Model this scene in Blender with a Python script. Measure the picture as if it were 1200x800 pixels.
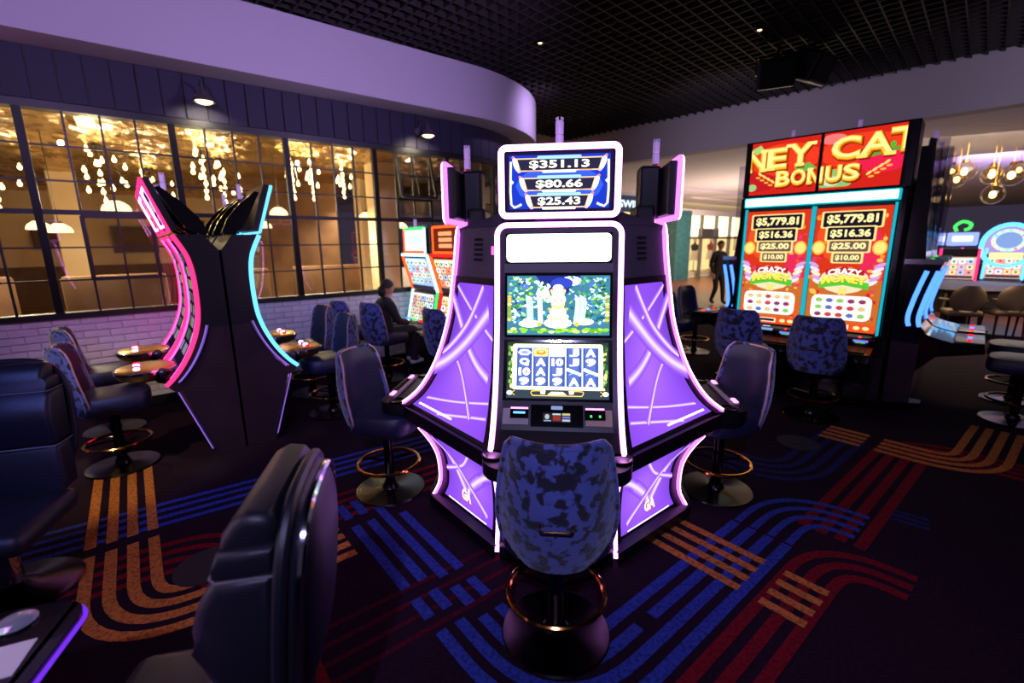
import bpy, bmesh, math, random
from mathutils import Vector, Matrix
random.seed(7)
for o in list(bpy.data.objects): bpy.data.objects.remove(o)
COL = bpy.context.scene.collection
SC = bpy.context.scene
PI = math.pi

# ------------------------------------------------------------------ camera
cam = bpy.data.cameras.new('camera'); cam.sensor_width = 36.0; cam.lens = 16.2
cam.clip_start = .05; cam.clip_end = 200
cam.dof.use_dof = True; cam.dof.focus_distance = 2.35; cam.dof.aperture_fstop = 1.5
camo = bpy.data.objects.new('camera', cam); COL.objects.link(camo)
camo.matrix_world = Matrix.Translation((0, 0, 1.75)) @ Matrix.Rotation(PI/2 - math.atan(115/540), 4, 'X') @ Matrix.Rotation(-0.012, 4, 'Z')
SC.camera = camo
SC.view_settings.view_transform = 'Standard'; SC.view_settings.look = 'None'
SC.view_settings.gamma = 1.0; SC.view_settings.use_curve_mapping = False
SC.view_settings.exposure = 0.0

# ------------------------------------------------------------------ world: dim violet spill of the rest of the gaming hall
wd = bpy.data.worlds.new('world'); SC.world = wd; wd.use_nodes = True
wd.node_tree.nodes['Background'].inputs[0].default_value = (.55, .42, .75, 1)
wd.node_tree.nodes['Background'].inputs[1].default_value = .065

# frames of the place: S/D follow the window wall, A/U follow the far bulkhead
W2 = Vector((.7765, .6301)); N2 = Vector((.6301, -.7765))
U2 = Vector((.711, .703)); A2 = Vector((-.703, .711))
def SD(s, d, z=0.): p = W2*s - N2*d; return Vector((p.x, p.y, z))
def AU(a, u, z=0.): p = A2*a + U2*u; return Vector((p.x, p.y, z))
def face(f): return math.atan2(f[0], -f[1])          # rotation that turns local -Y towards f
def lin(c):
    return tuple((x/12.92 if x <= .04045 else ((x+.055)/1.055)**2.4) for x in c)

def light(name, typ, loc, energy, color, size=1., target=None, size_y=None, spot=None, blend=.5):
    l = bpy.data.lights.new(name, typ); l.energy = energy; l.color = color
    if typ == 'AREA':
        l.size = size
        if size_y: l.shape = 'RECTANGLE'; l.size_y = size_y
    elif typ == 'SPOT': l.spot_size = spot; l.spot_blend = blend; l.shadow_soft_size = size
    else: l.shadow_soft_size = size
    o = bpy.data.objects.new(name, l); COL.objects.link(o); o.location = loc
    if target is not None:
        o.rotation_euler = (Vector(target)-Vector(loc)).to_track_quat('-Z', 'Y').to_euler()
    return o

# unseen fill spots added over the gaming floor; no fixtures stand for them
light('wash_aisle', 'SPOT', SD(-.6, 2.4, 3.4), 230, (.60, .42, 1.), .04, SD(-.4, 6.2, 3.5), spot=1.9, blend=1.)
light('wash_aisle_mid', 'SPOT', SD(2.9, 2.6, 3.4), 230, (.60, .42, 1.), .04, SD(2.8, 6.2, 3.5), spot=1.9, blend=1.)
light('wash_aisle_far', 'SPOT', SD(6.0, 5.6, 4.0), 60, (.66, .46, 1.), .04, SD(5.6, 7.5, 3.5), spot=1.9, blend=1.)
light('wash_right', 'SPOT', AU(-1.8, 5.6, 3.0), 260, (.80, .66, 1.), .04, AU(-1.0, 10.2, 3.7), spot=1.5, blend=1.)
light('wash_right_far', 'SPOT', AU(3.4, 6.6, 3.0), 120, (.80, .66, 1.), .04, AU(3.6, 10.2, 3.7), spot=1.5, blend=1.)
light('wash_floor', 'SPOT', (-.2, -1.8, 4.0), 420, (.52, .48, 1.), .06, (.2, 2.2, .6), spot=1.5, blend=1.)
light('wash_corner', 'SPOT', (-2.2, .1, 2.6), 160, (.16, .22, 1.), .06, (-2.6, 2.3, .9), spot=1.0, blend=.8)
light('wash_bank', 'SPOT', SD(-1.3, 3.4, 4.2), 300, (1., .80, .50), .08, SD(-.5, 5.0, .6), spot=.7)
# warm light of the restaurant behind the windows
for i, (s, d) in enumerate(((-1.2, 9.0), (2.6, 9.0), (1.0, 13.6), (5.0, 12.0))):
    light('restaurant_glow', 'SPOT', SD(s, d, 3.2), 900, (1., .83, .56), .1, SD(s, d, 0), spot=2.2, blend=.6)
# mall beyond the bulkhead
light('mall_light', 'AREA', SD(19, 8.5, 3.1), 700, (1., .80, .52), 4, SD(20, 9.5, 0))
light('mall_uplight', 'AREA', SD(16.0, 7.0, .8), 260, (1., .78, .55), 4, SD(16, 7, 4))
light('table_area_light', 'AREA', (8.6, 8.0, 3.2), 260, (1., .80, .55), 2.5, (9.2, 9.3, 0))
light('table_area_violet', 'AREA', (11.5, 10.5, 2.6), 260, (.62, .45, 1.), 2.5, (14, 14.2, 2.4))

# ------------------------------------------------------------------ materials
MATS = {}
def mat(name, col, rough=.5, metal=0., em=None, ems=0., nz=None, bump=None, spec=None, coat=0., sheen=0.):
    m = bpy.data.materials.new(name); m.use_nodes = True; MATS[name] = m
    nt = m.node_tree; p = nt.nodes['Principled BSDF']
    p.inputs['Base Color'].default_value = (*lin(col), 1)
    p.inputs['Roughness'].default_value = rough; p.inputs['Metallic'].default_value = metal
    if spec is not None: p.inputs['Specular IOR Level'].default_value = spec
    if coat: p.inputs['Coat Weight'].default_value = coat
    if sheen: p.inputs['Sheen Weight'].default_value = sheen
    if em is not None:
        p.inputs['Emission Color'].default_value = (*lin(em), 1); p.inputs['Emission Strength'].default_value = ems
    tc = nt.nodes.new('ShaderNodeTexCoord')
    if nz:                                             # (scale, second colour, contrast low, high)
        n = nt.nodes.new('ShaderNodeTexNoise'); n.inputs['Scale'].default_value = nz[0]; n.inputs['Detail'].default_value = 5
        r = nt.nodes.new('ShaderNodeValToRGB'); r.color_ramp.elements[0].position = nz[2]; r.color_ramp.elements[1].position = nz[3]
        r.color_ramp.elements[0].color = (*lin(col), 1); r.color_ramp.elements[1].color = (*lin(nz[1]), 1)
        nt.links.new(tc.outputs['Object'], n.inputs['Vector']); nt.links.new(n.outputs['Fac'], r.inputs[0])
        nt.links.new(r.outputs[0], p.inputs['Base Color'])
    if bump:                                           # (scale, strength)
        n2 = nt.nodes.new('ShaderNodeTexNoise'); n2.inputs['Scale'].default_value = bump[0]; n2.inputs['Detail'].default_value = 4
        b = nt.nodes.new('ShaderNodeBump'); b.inputs['Strength'].default_value = bump[1]; b.inputs['Distance'].default_value = .02
        nt.links.new(tc.outputs['Object'], n2.inputs['Vector']); nt.links.new(n2.outputs['Fac'], b.inputs['Height'])
        nt.links.new(b.outputs[0], p.inputs['Normal'])
    return m
def emis(name, col, s):
    m = bpy.data.materials.new(name); m.use_nodes = True; nt = m.node_tree
    nt.nodes.remove(nt.nodes['Principled BSDF'])
    e = nt.nodes.new('ShaderNodeEmission'); e.inputs[0].default_value = (*lin(col), 1); e.inputs[1].default_value = s
    nt.links.new(e.outputs[0], nt.nodes['Material Output'].inputs[0]); MATS[name] = m
    return m
def picture_mat(name, s):
    m = bpy.data.materials.new(name); m.use_nodes = True; nt = m.node_tree
    nt.nodes.remove(nt.nodes['Principled BSDF'])
    e = nt.nodes.new('ShaderNodeEmission'); e.inputs[1].default_value = s
    a = nt.nodes.new('ShaderNodeAttribute'); a.attribute_name = 'Col'
    nt.links.new(a.outputs['Color'], e.inputs[0]); nt.links.new(e.outputs[0], nt.nodes['Material Output'].inputs[0]); MATS[name] = m
    return m
def glass_mat(name, tint=(1, 1, 1), ior=1.5, rough=0.):
    m = bpy.data.materials.new(name); m.use_nodes = True; nt = m.node_tree
    nt.nodes.remove(nt.nodes['Principled BSDF'])
    t = nt.nodes.new('ShaderNodeBsdfTransparent'); t.inputs[0].default_value = (*tint, 1)
    g = nt.nodes.new('ShaderNodeBsdfGlossy'); g.inputs['Roughness'].default_value = rough
    lw = nt.nodes.new('ShaderNodeLayerWeight'); lw.inputs['Blend'].default_value = .5      # Schlick reflectance
    pw = nt.nodes.new('ShaderNodeMath'); pw.operation = 'POWER'; pw.inputs[1].default_value = 4.; nt.links.new(lw.outputs['Facing'], pw.inputs[0])
    r0 = ((ior-1)/(ior+1))**2; f = nt.nodes.new('ShaderNodeMath'); f.operation = 'MULTIPLY_ADD'; f.inputs[1].default_value = 1-r0; f.inputs[2].default_value = r0; nt.links.new(pw.outputs[0], f.inputs[0])
    x = nt.nodes.new('ShaderNodeMixShader')
    nt.links.new(f.outputs[0], x.inputs[0]); nt.links.new(t.outputs[0], x.inputs[1]); nt.links.new(g.outputs[0], x.inputs[2])
    nt.links.new(x.outputs[0], nt.nodes['Material Output'].inputs[0]); MATS[name] = m
    return m

mat('carpet', (.150, .075, .135), .95, nz=(60, (.11, .055, .105), .4, .6), bump=(400, .3), spec=.1)
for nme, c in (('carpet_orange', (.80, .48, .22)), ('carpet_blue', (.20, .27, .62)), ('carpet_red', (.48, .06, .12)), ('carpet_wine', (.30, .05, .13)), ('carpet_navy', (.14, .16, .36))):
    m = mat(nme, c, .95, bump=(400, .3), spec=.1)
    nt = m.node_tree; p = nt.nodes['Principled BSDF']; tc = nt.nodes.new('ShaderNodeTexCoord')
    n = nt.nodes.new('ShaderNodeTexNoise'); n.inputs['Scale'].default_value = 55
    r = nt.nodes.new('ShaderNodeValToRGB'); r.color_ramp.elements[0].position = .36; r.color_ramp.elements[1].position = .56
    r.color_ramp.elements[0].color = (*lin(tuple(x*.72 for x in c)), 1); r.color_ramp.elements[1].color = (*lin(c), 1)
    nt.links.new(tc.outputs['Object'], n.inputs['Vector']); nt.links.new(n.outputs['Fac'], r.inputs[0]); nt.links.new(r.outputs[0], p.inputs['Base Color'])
mat('plaster', (.80, .77, .82), .8, bump=(60, .05))
mat('plaster_grey', (.66, .64, .66), .85, bump=(60, .05))
mat('navy_board', (.135, .125, .235), .6, nz=(4, (.115, .105, .205), .3, .7))
mat('brick_white', (.93, .91, .93), .7, nz=(9, (.86, .84, .88), .3, .7), bump=(70, .35))
mat('mortar', (.80, .78, .82), .9)
mat('frame_black', (.07, .065, .08), .45)
mat('grid_black', (.10, .09, .085), .7, nz=(3, (.14, .125, .11), .3, .7))
mat('void_black', (.02, .02, .022), .95)
mat('gold_foil', (.84, .72, .50), .27, .88, nz=(1.2, (.62, .50, .32), .35, .7))
mat('cream_wall', (.88, .80, .64), .8, nz=(.8, (.80, .68, .50), .35, .7))
mat('brown_wall', (.42, .30, .18), .7, nz=(2, (.34, .22, .12), .35, .65))
mat('tan_tile', (.55, .43, .30), .4)
mat('wood_floor', (.42, .22, .13), .35, nz=(3, (.30, .15, .09), .35, .65))
mat('leather_navy', (.13, .14, .26), .42, bump=(260, .12), nz=(7, (.10, .11, .21), .35, .65))
mat('leather_black', (.10, .10, .14), .42, bump=(260, .12))
m = mat('velvet', (.31, .37, .66), .75, sheen=.4, nz=(21, (.05, .06, .16), .49, .55), bump=(50, .25))
mat('velvet_far', (.18, .24, .46), .75, sheen=.5, nz=(15, (.05, .06, .14), .44, .62))
mat('piping', (.80, .62, .58), .4, .3)
mat('thread', (.45, .42, .45), .6)
mat('brass', (.86, .62, .33), .16, 1., nz=(5, (.80, .55, .28), .3, .7))
mat('gold_deck', (.80, .64, .36), .32, 1.)
mat('chrome', (.80, .80, .84), .12, 1.)
mat('dark_chrome', (.20, .19, .21), .22, 1.)
mat('black_gloss', (.03, .03, .035), .12, coat=.5)
mat('black_plastic', (.055, .05, .065), .38, bump=(200, .03))
mat('grey_plastic', (.34, .32, .36), .45, nz=(3, (.30, .28, .32), .3, .7))
mat('pale_panel', (.62, .57, .58), .4)
mat('tan_panel', (.70, .58, .48), .4)
mat('brown_laminate', (.22, .145, .175), .35, nz=(6, (.18, .11, .14), .3, .7))
mat('charcoal_cloth', (.13, .12, .13), .85, bump=(90, .2))
mat('skin', (.72, .52, .42), .55)
mat('hair_black', (.035, .03, .03), .5, bump=(120, .5))
mat('white_shoe', (.75, .72, .75), .6)
mat('tan_leather', (.52, .43, .33), .5, bump=(200, .1))
mat('dark_wood', (.18, .10, .06), .35, nz=(5, (.13, .07, .04), .3, .7))
mat('felt', (.10, .09, .11), .9)
mat('teal_tile', (.20, .38, .42), .5, nz=(8, (.14, .30, .34), .35, .65))
mat('sign_blue', (.16, .28, .42), .5)
mat('beacon_white', (.85, .80, .88), .35, em=(.8, .62, 1.), ems=.25)
mat('lamp_grey', (.45, .43, .45), .4, .6)
mat('goods_white', (.85, .80, .74), .7)
mat('goods_red', (.60, .2, .16), .7)
mat('goods_dark', (.16, .13, .12), .7)
mat('card_white', (.85, .84, .86), .5)
mat('rubber', (.04, .04, .04), .8)
mat('crystal', (.75, .78, .85), .05, .6)
glass_mat('window_glass', (.97, .96, .94), 1.45)
glass_mat('globe_glass', (.96, .88, .70), 1.6, .05)
glass_mat('side_glass', (.75, .75, .8), 1.7, .02)
emis('led_white', (.97, .62, 1.), 8.)
emis('led_violet', (.88, .42, 1.), 2.6)  # colour of the lens fringe put around the white strips
emis('deck_glow', (.48, .20, .95), 1.0)
emis('trim_glow', (.62, .45, .95), .9)
emis('led_magenta', (1., .55, 1.), 3.0)
emis('led_pink', (1., .16, .40), 2.6)
emis('led_hot', (1., .34, .75), 2.6)
emis('led_blue', (.28, .50, 1.), 2.6)
emis('led_cyan', (.35, .72, 1.), 2.6)
emis('led_teal', (.10, .70, .78), 1.1)
emis('led_teal_white', (.72, 1., 1.), 2.6)
emis('led_orange', (1., .35, .12), 2.0)
emis('led_green', (.3, .95, .4), 1.6)
emis('led_red', (1., .12, .12), 2.0)
emis('bulb', (1., .85, .54), 11.)
emis('dome_glow', (1., .90, .66), 2.6)
emis('sconce_glow', (1., .86, .60), 5.)
emis('spot_glow', (1., .84, .60), 6.)
emis('shop_glow', (1., .92, .72), 2.6)
emis('shop_soft', (1., .86, .58), 1.6)
emis('sign_letters', (.80, .90, 1.), 1.6)
emis('tube_white', (.95, .97, 1.), 1.8)
picture_mat('screen_picture', 1.0)
picture_mat('screen_bright', 1.6)
picture_mat('screen_brilliant', 2.3)
picture_mat('screen_sign', 1.25)
picture_mat('panel_picture', 1.15)

# ------------------------------------------------------------------ mesh helpers
class MB:
    def __init__(s): s.v = []; s.f = []; s.c = []; s.has = False
    def add(s, vs, fs, col=None):
        b = len(s.v); s.v += [tuple(v) for v in vs]; s.f += [tuple(b+i for i in f) for f in fs]
        s.c += [col]*len(fs)
        if col is not None: s.has = True
        return s
    def box(s, c, d, rz=0., rx=0., ry=0.):
        x, y, z = d[0]/2, d[1]/2, d[2]/2
        vs = [Vector(p) for p in ((-x,-y,-z),(x,-y,-z),(x,y,-z),(-x,y,-z),(-x,-y,z),(x,-y,z),(x,y,z),(-x,y,z))]
        if rz or rx or ry:
            R = Matrix.Rotation(rz, 3, 'Z') @ Matrix.Rotation(rx, 3, 'X') @ Matrix.Rotation(ry, 3, 'Y'); vs = [R @ v for v in vs]
        vs = [v+Vector(c) for v in vs]
        return s.add(vs, [(0,3,2,1),(4,5,6,7),(0,1,5,4),(1,2,6,5),(2,3,7,6),(3,0,4,7)])
    def rbox(s, c, d, r, seg=3, rz=0., rx=0., ry=0.):
        bm = bmesh.new(); bmesh.ops.create_cube(bm, size=1.)
        bmesh.ops.scale(bm, vec=d, verts=bm.verts)
        bmesh.ops.bevel(bm, geom=bm.edges[:], offset=r, segments=seg, affect='EDGES', profile=.5)
        M = Matrix.Translation(c) @ Matrix.Rotation(rz, 4, 'Z') @ Matrix.Rotation(rx, 4, 'X') @ Matrix.Rotation(ry, 4, 'Y')
        bm.verts.ensure_lookup_table()
        vs = [M @ v.co for v in bm.verts]; fs = [[v.index for v in f.verts] for f in bm.faces]; bm.free()
        return s.add(vs, fs)
    def rprism(s, prof, x0, x1, r, seg=3):
        bm = bmesh.new(); A = [bm.verts.new((x0, a, b)) for a, b in prof]; B = [bm.verts.new((x1, a, b)) for a, b in prof]; n = len(prof)
        bm.faces.new(A[::-1]); bm.faces.new(B); caps = []
        for i in range(n): bm.faces.new((A[i], A[(i+1) % n], B[(i+1) % n], B[i]))
        caps = [e for e in bm.edges if abs(e.verts[0].co.x-e.verts[1].co.x) < 1e-6]
        bmesh.ops.bevel(bm, geom=caps, offset=r, segments=seg, affect='EDGES', profile=.5)
        bm.verts.index_update(); vs = [v.co.copy() for v in bm.verts]; fs = [[v.index for v in f.verts] for f in bm.faces]; bm.free()
        return s.add(vs, fs)
    def lathe(s, prof, seg=24, c=(0,0,0)):
        vs = []; fs = []; n = len(prof)
        for i in range(seg):
            a = 2*PI*i/seg
            for r, z in prof: vs.append((c[0]+r*math.cos(a), c[1]+r*math.sin(a), c[2]+z))
        for i in range(seg):
            j = (i+1) % seg
            for k in range(n-1): fs.append((i*n+k, j*n+k, j*n+k+1, i*n+k+1))
        if prof[0][0] > 1e-5: fs.append([i*n for i in range(seg)][::-1])
        if prof[-1][0] > 1e-5: fs.append([i*n+n-1 for i in range(seg)])
        return s.add(vs, fs)
    def tube(s, path, r, seg=8, closed=False, flat=None):
        P = [Vector(p) for p in path]; n = len(P); vs = []; fs = []
        up = None
        for i in range(n):
            if closed: t = P[(i+1) % n]-P[i-1]
            else: t = P[min(i+1, n-1)]-P[max(i-1, 0)]
            t.normalize()
            if up is None:
                up = Vector((0,0,1)) if abs(t.z) < .9 else Vector((0,1,0))
            x = t.cross(up)
            if x.length < 1e-4: x = t.cross(Vector((1,0,0)))
            x.normalize(); y = x.cross(t); y.normalize(); up = y
            rr = r[i] if isinstance(r, (list, tuple)) else r
            for k in range(seg):
                a = 2*PI*(k+.5)/seg
                vs.append(P[i]+x*rr*math.cos(a)+y*rr*math.sin(a))
        m = n if closed else n-1
        for i in range(m):
            j = (i+1) % n
            for k in range(seg): fs.append((i*seg+k, i*seg+(k+1) % seg, j*seg+(k+1) % seg, j*seg+k))
        if not closed: fs.append(list(range(seg))[::-1]); fs.append([(n-1)*seg+k for k in range(seg)])
        return s.add(vs, fs)
    def cyl(s, p0, p1, r, seg=12): return s.tube([p0, p1], r, seg)
    def prism(s, prof, x0, x1, axis='x'):
        n = len(prof)
        if axis == 'x': f = lambda p, t: (t, p[0], p[1])
        elif axis == 'y': f = lambda p, t: (p[0], t, p[1])
        else: f = lambda p, t: (p[0], p[1], t)
        vs = [f(p, x0) for p in prof]+[f(p, x1) for p in prof]
        fs = [list(range(n))[::-1], [n+i for i in range(n)]]+[(i, (i+1) % n, n+(i+1) % n, n+i) for i in range(n)]
        return s.add(vs, fs)
    def grid(s, fn, nu, nv, flip=False):
        vs = [fn(i/nu, j/nv) for j in range(nv+1) for i in range(nu+1)]
        fs = []
        for j in range(nv):
            for i in range(nu):
                a = j*(nu+1)+i; q = (a, a+1, a+nu+2, a+nu+1); fs.append(q[::-1] if flip else q)
        return s.add(vs, fs)
    def sphere(s, c, r, seg=12, rings=8):
        r3 = r if isinstance(r, (tuple, list)) else (r, r, r)
        vs = [(c[0], c[1], c[2]-r3[2])]; fs = []
        for j in range(1, rings):
            b = -PI/2+PI*j/rings
            for i in range(seg):
                a = 2*PI*i/seg
                vs.append((c[0]+r3[0]*math.cos(b)*math.cos(a), c[1]+r3[1]*math.cos(b)*math.sin(a), c[2]+r3[2]*math.sin(b)))
        vs.append((c[0], c[1], c[2]+r3[2])); L = len(vs)-1
        for i in range(seg):
            fs.append((0, 1+(i+1) % seg, 1+i)); fs.append((L, L-seg+i, L-seg+(i+1) % seg))
            for j in range(rings-2):
                a = 1+j*seg; fs.append((a+i, a+(i+1) % seg, a+seg+(i+1) % seg, a+seg+i))
        return s.add(vs, fs)
    def build(s, name, m, parent=None, smooth=False, label=None):
        me = bpy.data.meshes.new(name); me.from_pydata(s.v, [], s.f); me.update()
        if s.has:
            at = me.color_attributes.new('Col', 'FLOAT_COLOR', 'CORNER'); k = 0; buf = []
            for f, c in zip(s.f, s.c):
                c = c or (0, 0, 0)
                buf += [c[0], c[1], c[2], 1.]*len(f)
            at.data.foreach_set('color', buf)
        me.materials.append(MATS[m])
        bm = bmesh.new(); bm.from_mesh(me)
        if not s.has: bmesh.ops.recalc_face_normals(bm, faces=bm.faces)
        bm.to_mesh(me); bm.free()
        if smooth:
            for p in me.polygons: p.use_smooth = True
            try: me.set_sharp_from_angle(angle=math.radians(38))
            except Exception: pass
        o = bpy.data.objects.new(name, me); COL.objects.link(o)
        if parent is not None: o.parent = parent
        if label: o['label'] = label
        return o

def tag(o, label, cat, group=None):
    o['label'] = label; o['category'] = cat
    if group: o['group'] = group
    return o
def thing(name, label, cat, loc=(0, 0, 0), rz=0., group=None):
    o = bpy.data.objects.new(name, None); COL.objects.link(o); o.empty_display_size = .1
    o.location = loc; o.rotation_euler = (0, 0, rz)
    return tag(o, label, cat, group)
def struct(o): o['kind'] = 'structure'; return o
def copy_tree(o, parent=None):
    c = o.copy(); COL.objects.link(c); c.parent = parent
    for ch in KIDS(o): copy_tree(ch, c)
    return c
def KIDS(o): return [x for x in list(bpy.data.objects) if x.parent == o]
def spline(pts, n=8):
    P = [Vector(p) for p in pts]; out = []
    for i in range(len(P)-1):
        a = P[max(i-1, 0)]; b = P[i]; c = P[i+1]; d = P[min(i+2, len(P)-1)]
        for k in range(n):
            t = k/n
            out.append(.5*((2*b)+(c-a)*t+(2*a-5*b+4*c-d)*t*t+(-a+3*b-3*c+d)*t*t*t))
    out.append(P[-1]); return out
def rounded(pts, r, n=7):
    """polyline with rounded corners; r a number or one per inner corner"""
    P = [Vector(p) for p in pts]; out = [P[0]]
    for i in range(1, len(P)-1):
        ri = r[i-1] if isinstance(r, (list, tuple)) else r
        a = (P[i-1]-P[i]); c = (P[i+1]-P[i]); la = min(ri, a.length*.98); lc = min(ri, c.length*.98)
        p0 = P[i]+a.normalized()*la; p1 = P[i]+c.normalized()*lc
        for k in range(n+1):
            t = k/n; out.append((1-t)**2*p0+2*t*(1-t)*P[i]+t*t*p1)
    out.append(P[-1]); return out

# ------------------------------------------------------------------ lettering and screen pictures
_font = {}
def glyphs(txt, bold):
    k = (txt, bold)
    if k not in _font:
        cu = bpy.data.curves.new('lettering', 'FONT'); cu.body = txt; cu.offset = bold; cu.resolution_u = 3; cu.fill_mode = 'FRONT'
        ob = bpy.data.objects.new('lettering', cu); COL.objects.link(ob)
        dg = bpy.context.evaluated_depsgraph_get(); me = ob.evaluated_get(dg).to_mesh()
        vs = [(v.co.x, v.co.y) for v in me.vertices]; fs = [tuple(p.vertices) for p in me.polygons]
        bpy.data.objects.remove(ob); bpy.data.curves.remove(cu)
        x0 = min(v[0] for v in vs); x1 = max(v[0] for v in vs); y0 = min(v[1] for v in vs); y1 = max(v[1] for v in vs)
        _font[k] = ([((x-x0)/(x1-x0)-.5, (y-y0)/(y1-y0)-.5) for x, y in vs], fs)
    return _font[k]
class Pic:
    """flat print: coloured shapes on a surface; mp(u, v, off) gives a point"""
    def __init__(s, mp, step=.00012, off=.0006): s.mp = mp; s.mb = MB(); s.off = off; s.step = step
    def _n(s): s.off += s.step
    def poly(s, pts, c, g=1.):
        s._n(); c = tuple(x*g for x in lin(c)); n = len(pts)
        s.mb.add([s.mp(u, v, s.off) for u, v in pts], [tuple(range(n))], c); return s
    def rect(s, x0, y0, x1, y1, c, g=1.): return s.poly([(x0, y0), (x1, y0), (x1, y1), (x0, y1)], c, g)
    def ell(s, x, y, rx, ry, c, g=1., n=14, rot=0.):
        cr, sr = math.cos(rot), math.sin(rot); pts = []
        for i in range(n):
            a = 2*PI*i/n; p, q = rx*math.cos(a), ry*math.sin(a); pts.append((x+p*cr-q*sr, y+p*sr+q*cr))
        return s.poly(pts, c, g)
    def rr(s, x0, y0, x1, y1, r, c, g=1.):
        pts = []
        for cx, cy, a0 in ((x1-r, y0+r, -90), (x1-r, y1-r, 0), (x0+r, y1-r, 90), (x0+r, y0+r, 180)):
            for k in range(4):
                a = math.radians(a0+30*k); pts.append((cx+r*math.cos(a), cy+r*math.sin(a)))
        return s.poly(pts, c, g)
    def strip(s, pts, wd, c, g=1., n=6):
        s._n(); c = tuple(x*g for x in lin(c)); P = spline([(p[0], p[1], 0) for p in pts], n); vs = []; fs = []
        for i, p in enumerate(P):
            t = P[min(i+1, len(P)-1)]-P[max(i-1, 0)]; t.normalize(); w = wd[0]+(wd[1]-wd[0])*i/(len(P)-1) if isinstance(wd, tuple) else wd
            q = Vector((-t.y, t.x, 0))*w/2
            vs += [s.mp(p.x+q.x, p.y+q.y, s.off), s.mp(p.x-q.x, p.y-q.y, s.off)]
        for i in range(len(P)-1): fs.append((2*i, 2*i+1, 2*i+3, 2*i+2))
        s.mb.add(vs, fs, c); return s
    def text(s, t, x, y, w, h, c, g=1., bold=.02, slant=0., bend=0.):
        s._n(); c = tuple(q*g for q in lin(c)); vs, fs = glyphs(t, bold)
        s.mb.add([s.mp(x+a*w+b*h*slant, y+b*h+bend*(1-4*a*a), s.off) for a, b in vs], fs, c); return s
    def build(s, name, m, parent): return s.mb.build(name, m, parent)
def planar(O, X, Y):
    O, X, Y = Vector(O), Vector(X).normalized(), Vector(Y).normalized(); N = X.cross(Y)
    return lambda u, v, off: O+X*u+Y*v+N*off

# ================================================================== THE SETTING
# ---- floor: carpet of the gaming hall and wooden mall floor
mb = MB(); mb.add([AU(14, -4), AU(14, 12.2), AU(-16, 12.2), AU(-16, -4)], [(0, 3, 2, 1)])
floor = struct(mb.build('floor', 'carpet'))
mb = MB(); mb.add([AU(26, 12.2, -.002), AU(26, 45, -.002), AU(-30, 45, -.002), AU(-30, 12.2, -.002)], [(0, 3, 2, 1)])
struct(mb.build('floor_mall', 'wood_floor'))

def ribbon(path, wd, z):
    P = [Vector((p.x, p.y, 0)) for p in path]; mb = MB(); vs = []; fs = []
    for i, p in enumerate(P):
        t = P[min(i+1, len(P)-1)]-P[max(i-1, 0)]; t.normalize(); q = Vector((-t.y, t.x, 0))*wd/2
        for h in (z, 0.): vs += [p+q+Vector((0, 0, h)), p-q+Vector((0, 0, h))]
    for i in range(len(P)-1):
        a, b = 4*i, 4*i+4
        fs += [(a, a+1, b+1, b), (a, b, b+2, a+2), (a+1, a+3, b+3, b+1)]
    e = len(vs)-4; fs += [(0, 2, 3, 1), (e, e+1, e+3, e+2)]
    return mb.add(vs, fs)
def offset(path, o):
    out = []
    for i, p in enumerate(path):
        t = path[min(i+1, len(path)-1)]-path[max(i-1, 0)]; t.normalize(); out.append(p+Vector((-t.y, t.x, 0))*o)
    return out
def cut(path, gaps):
    """split a path at the given (start, length) gaps measured along it"""
    res = []; cur = []; L = 0
    dens = []
    for i in range(len(path)-1):
        n = max(1, int((path[i+1]-path[i]).length/.05))
        for k in range(n): dens.append(path[i].lerp(path[i+1], k/n))
    dens.append(path[-1])
    for i, p in enumerate(dens):
        if i: L += (dens[i]-dens[i-1]).length
        if any(g <= L < g+w for g, w in gaps):
            if len(cur) > 1: res.append(cur)
            cur = []
        else: cur.append(p)
    if len(cur) > 1: res.append(cur)
    return res
def stripes(color, pts, r, offs, wd=.052, gaps=(), z=.0022, stag=0.):
    base = rounded([SD(s, d) for s, d in pts], r, 10)
    for k, o in enumerate(offs):
        path = offset(base, o)
        for seg in cut(path, [(g+stag*k, w) for g, w in gaps]):
            ribbon(seg, wd, z).build('carpet_stripe', color, floor)
F4 = (-.15, -.05, .05, .15)
stripes('carpet_blue', [(-1.2, 3.75), (2.1, 3.48)], .3, F4, wd=.042, z=.0014)
stripes('carpet_red', [(-.75, 3.14), (.22, 3.06), (.22, 1.6)], .34, F4, wd=.046, z=.0016, gaps=((1.45, .04),))
stripes('carpet_red', [(.50, 3.0), (2.1, 2.90)], .3, F4, wd=.042, z=.0014)
stripes('carpet_orange', [(-.28, 4.6), (-.28, 2.58), (.78, 2.58)], .34, F4, wd=.055, z=.0026, gaps=((.62, .03), (1.16, .03), (2.25, .05)))
stripes('carpet_wine', [(.25, 1.83), (1.5, 1.80)], .3, F4, wd=.03, z=.0012)  # same red dye, darkened in colour where the stripes lie in shade
stripes('carpet_blue', [(1.02, 2.98), (1.02, 1.0), (2.75, 1.0)], .42, F4, wd=.055, z=.0020, gaps=((.22, .035), (1.02, .06), (1.28, .05), (2.3, .04)), stag=.02)
stripes('carpet_blue', [(2.77, 1.0), (3.28, 1.0), (3.28, .62)], .36, F4, wd=.042, z=.0020)
stripes('carpet_orange', [(2.34, 1.38), (2.34, .56)], .3, F4, wd=.05, z=.0028, gaps=((.52, .05),))
stripes('carpet_red', [(1.2, .66), (2.86, .66), (2.86, .3)], .3, (-.1, 0., .1), wd=.055, z=.0022)
stripes('carpet_red', [(3.03, .72), (5.02, .72), (5.02, -.3)], .36, F4, wd=.06, z=.0018)
stripes('carpet_orange', [(4.82, 1.3), (4.82, .29), (6.0, .27)], .34, F4, wd=.055, z=.0028, gaps=((.36, .05),))
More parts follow.
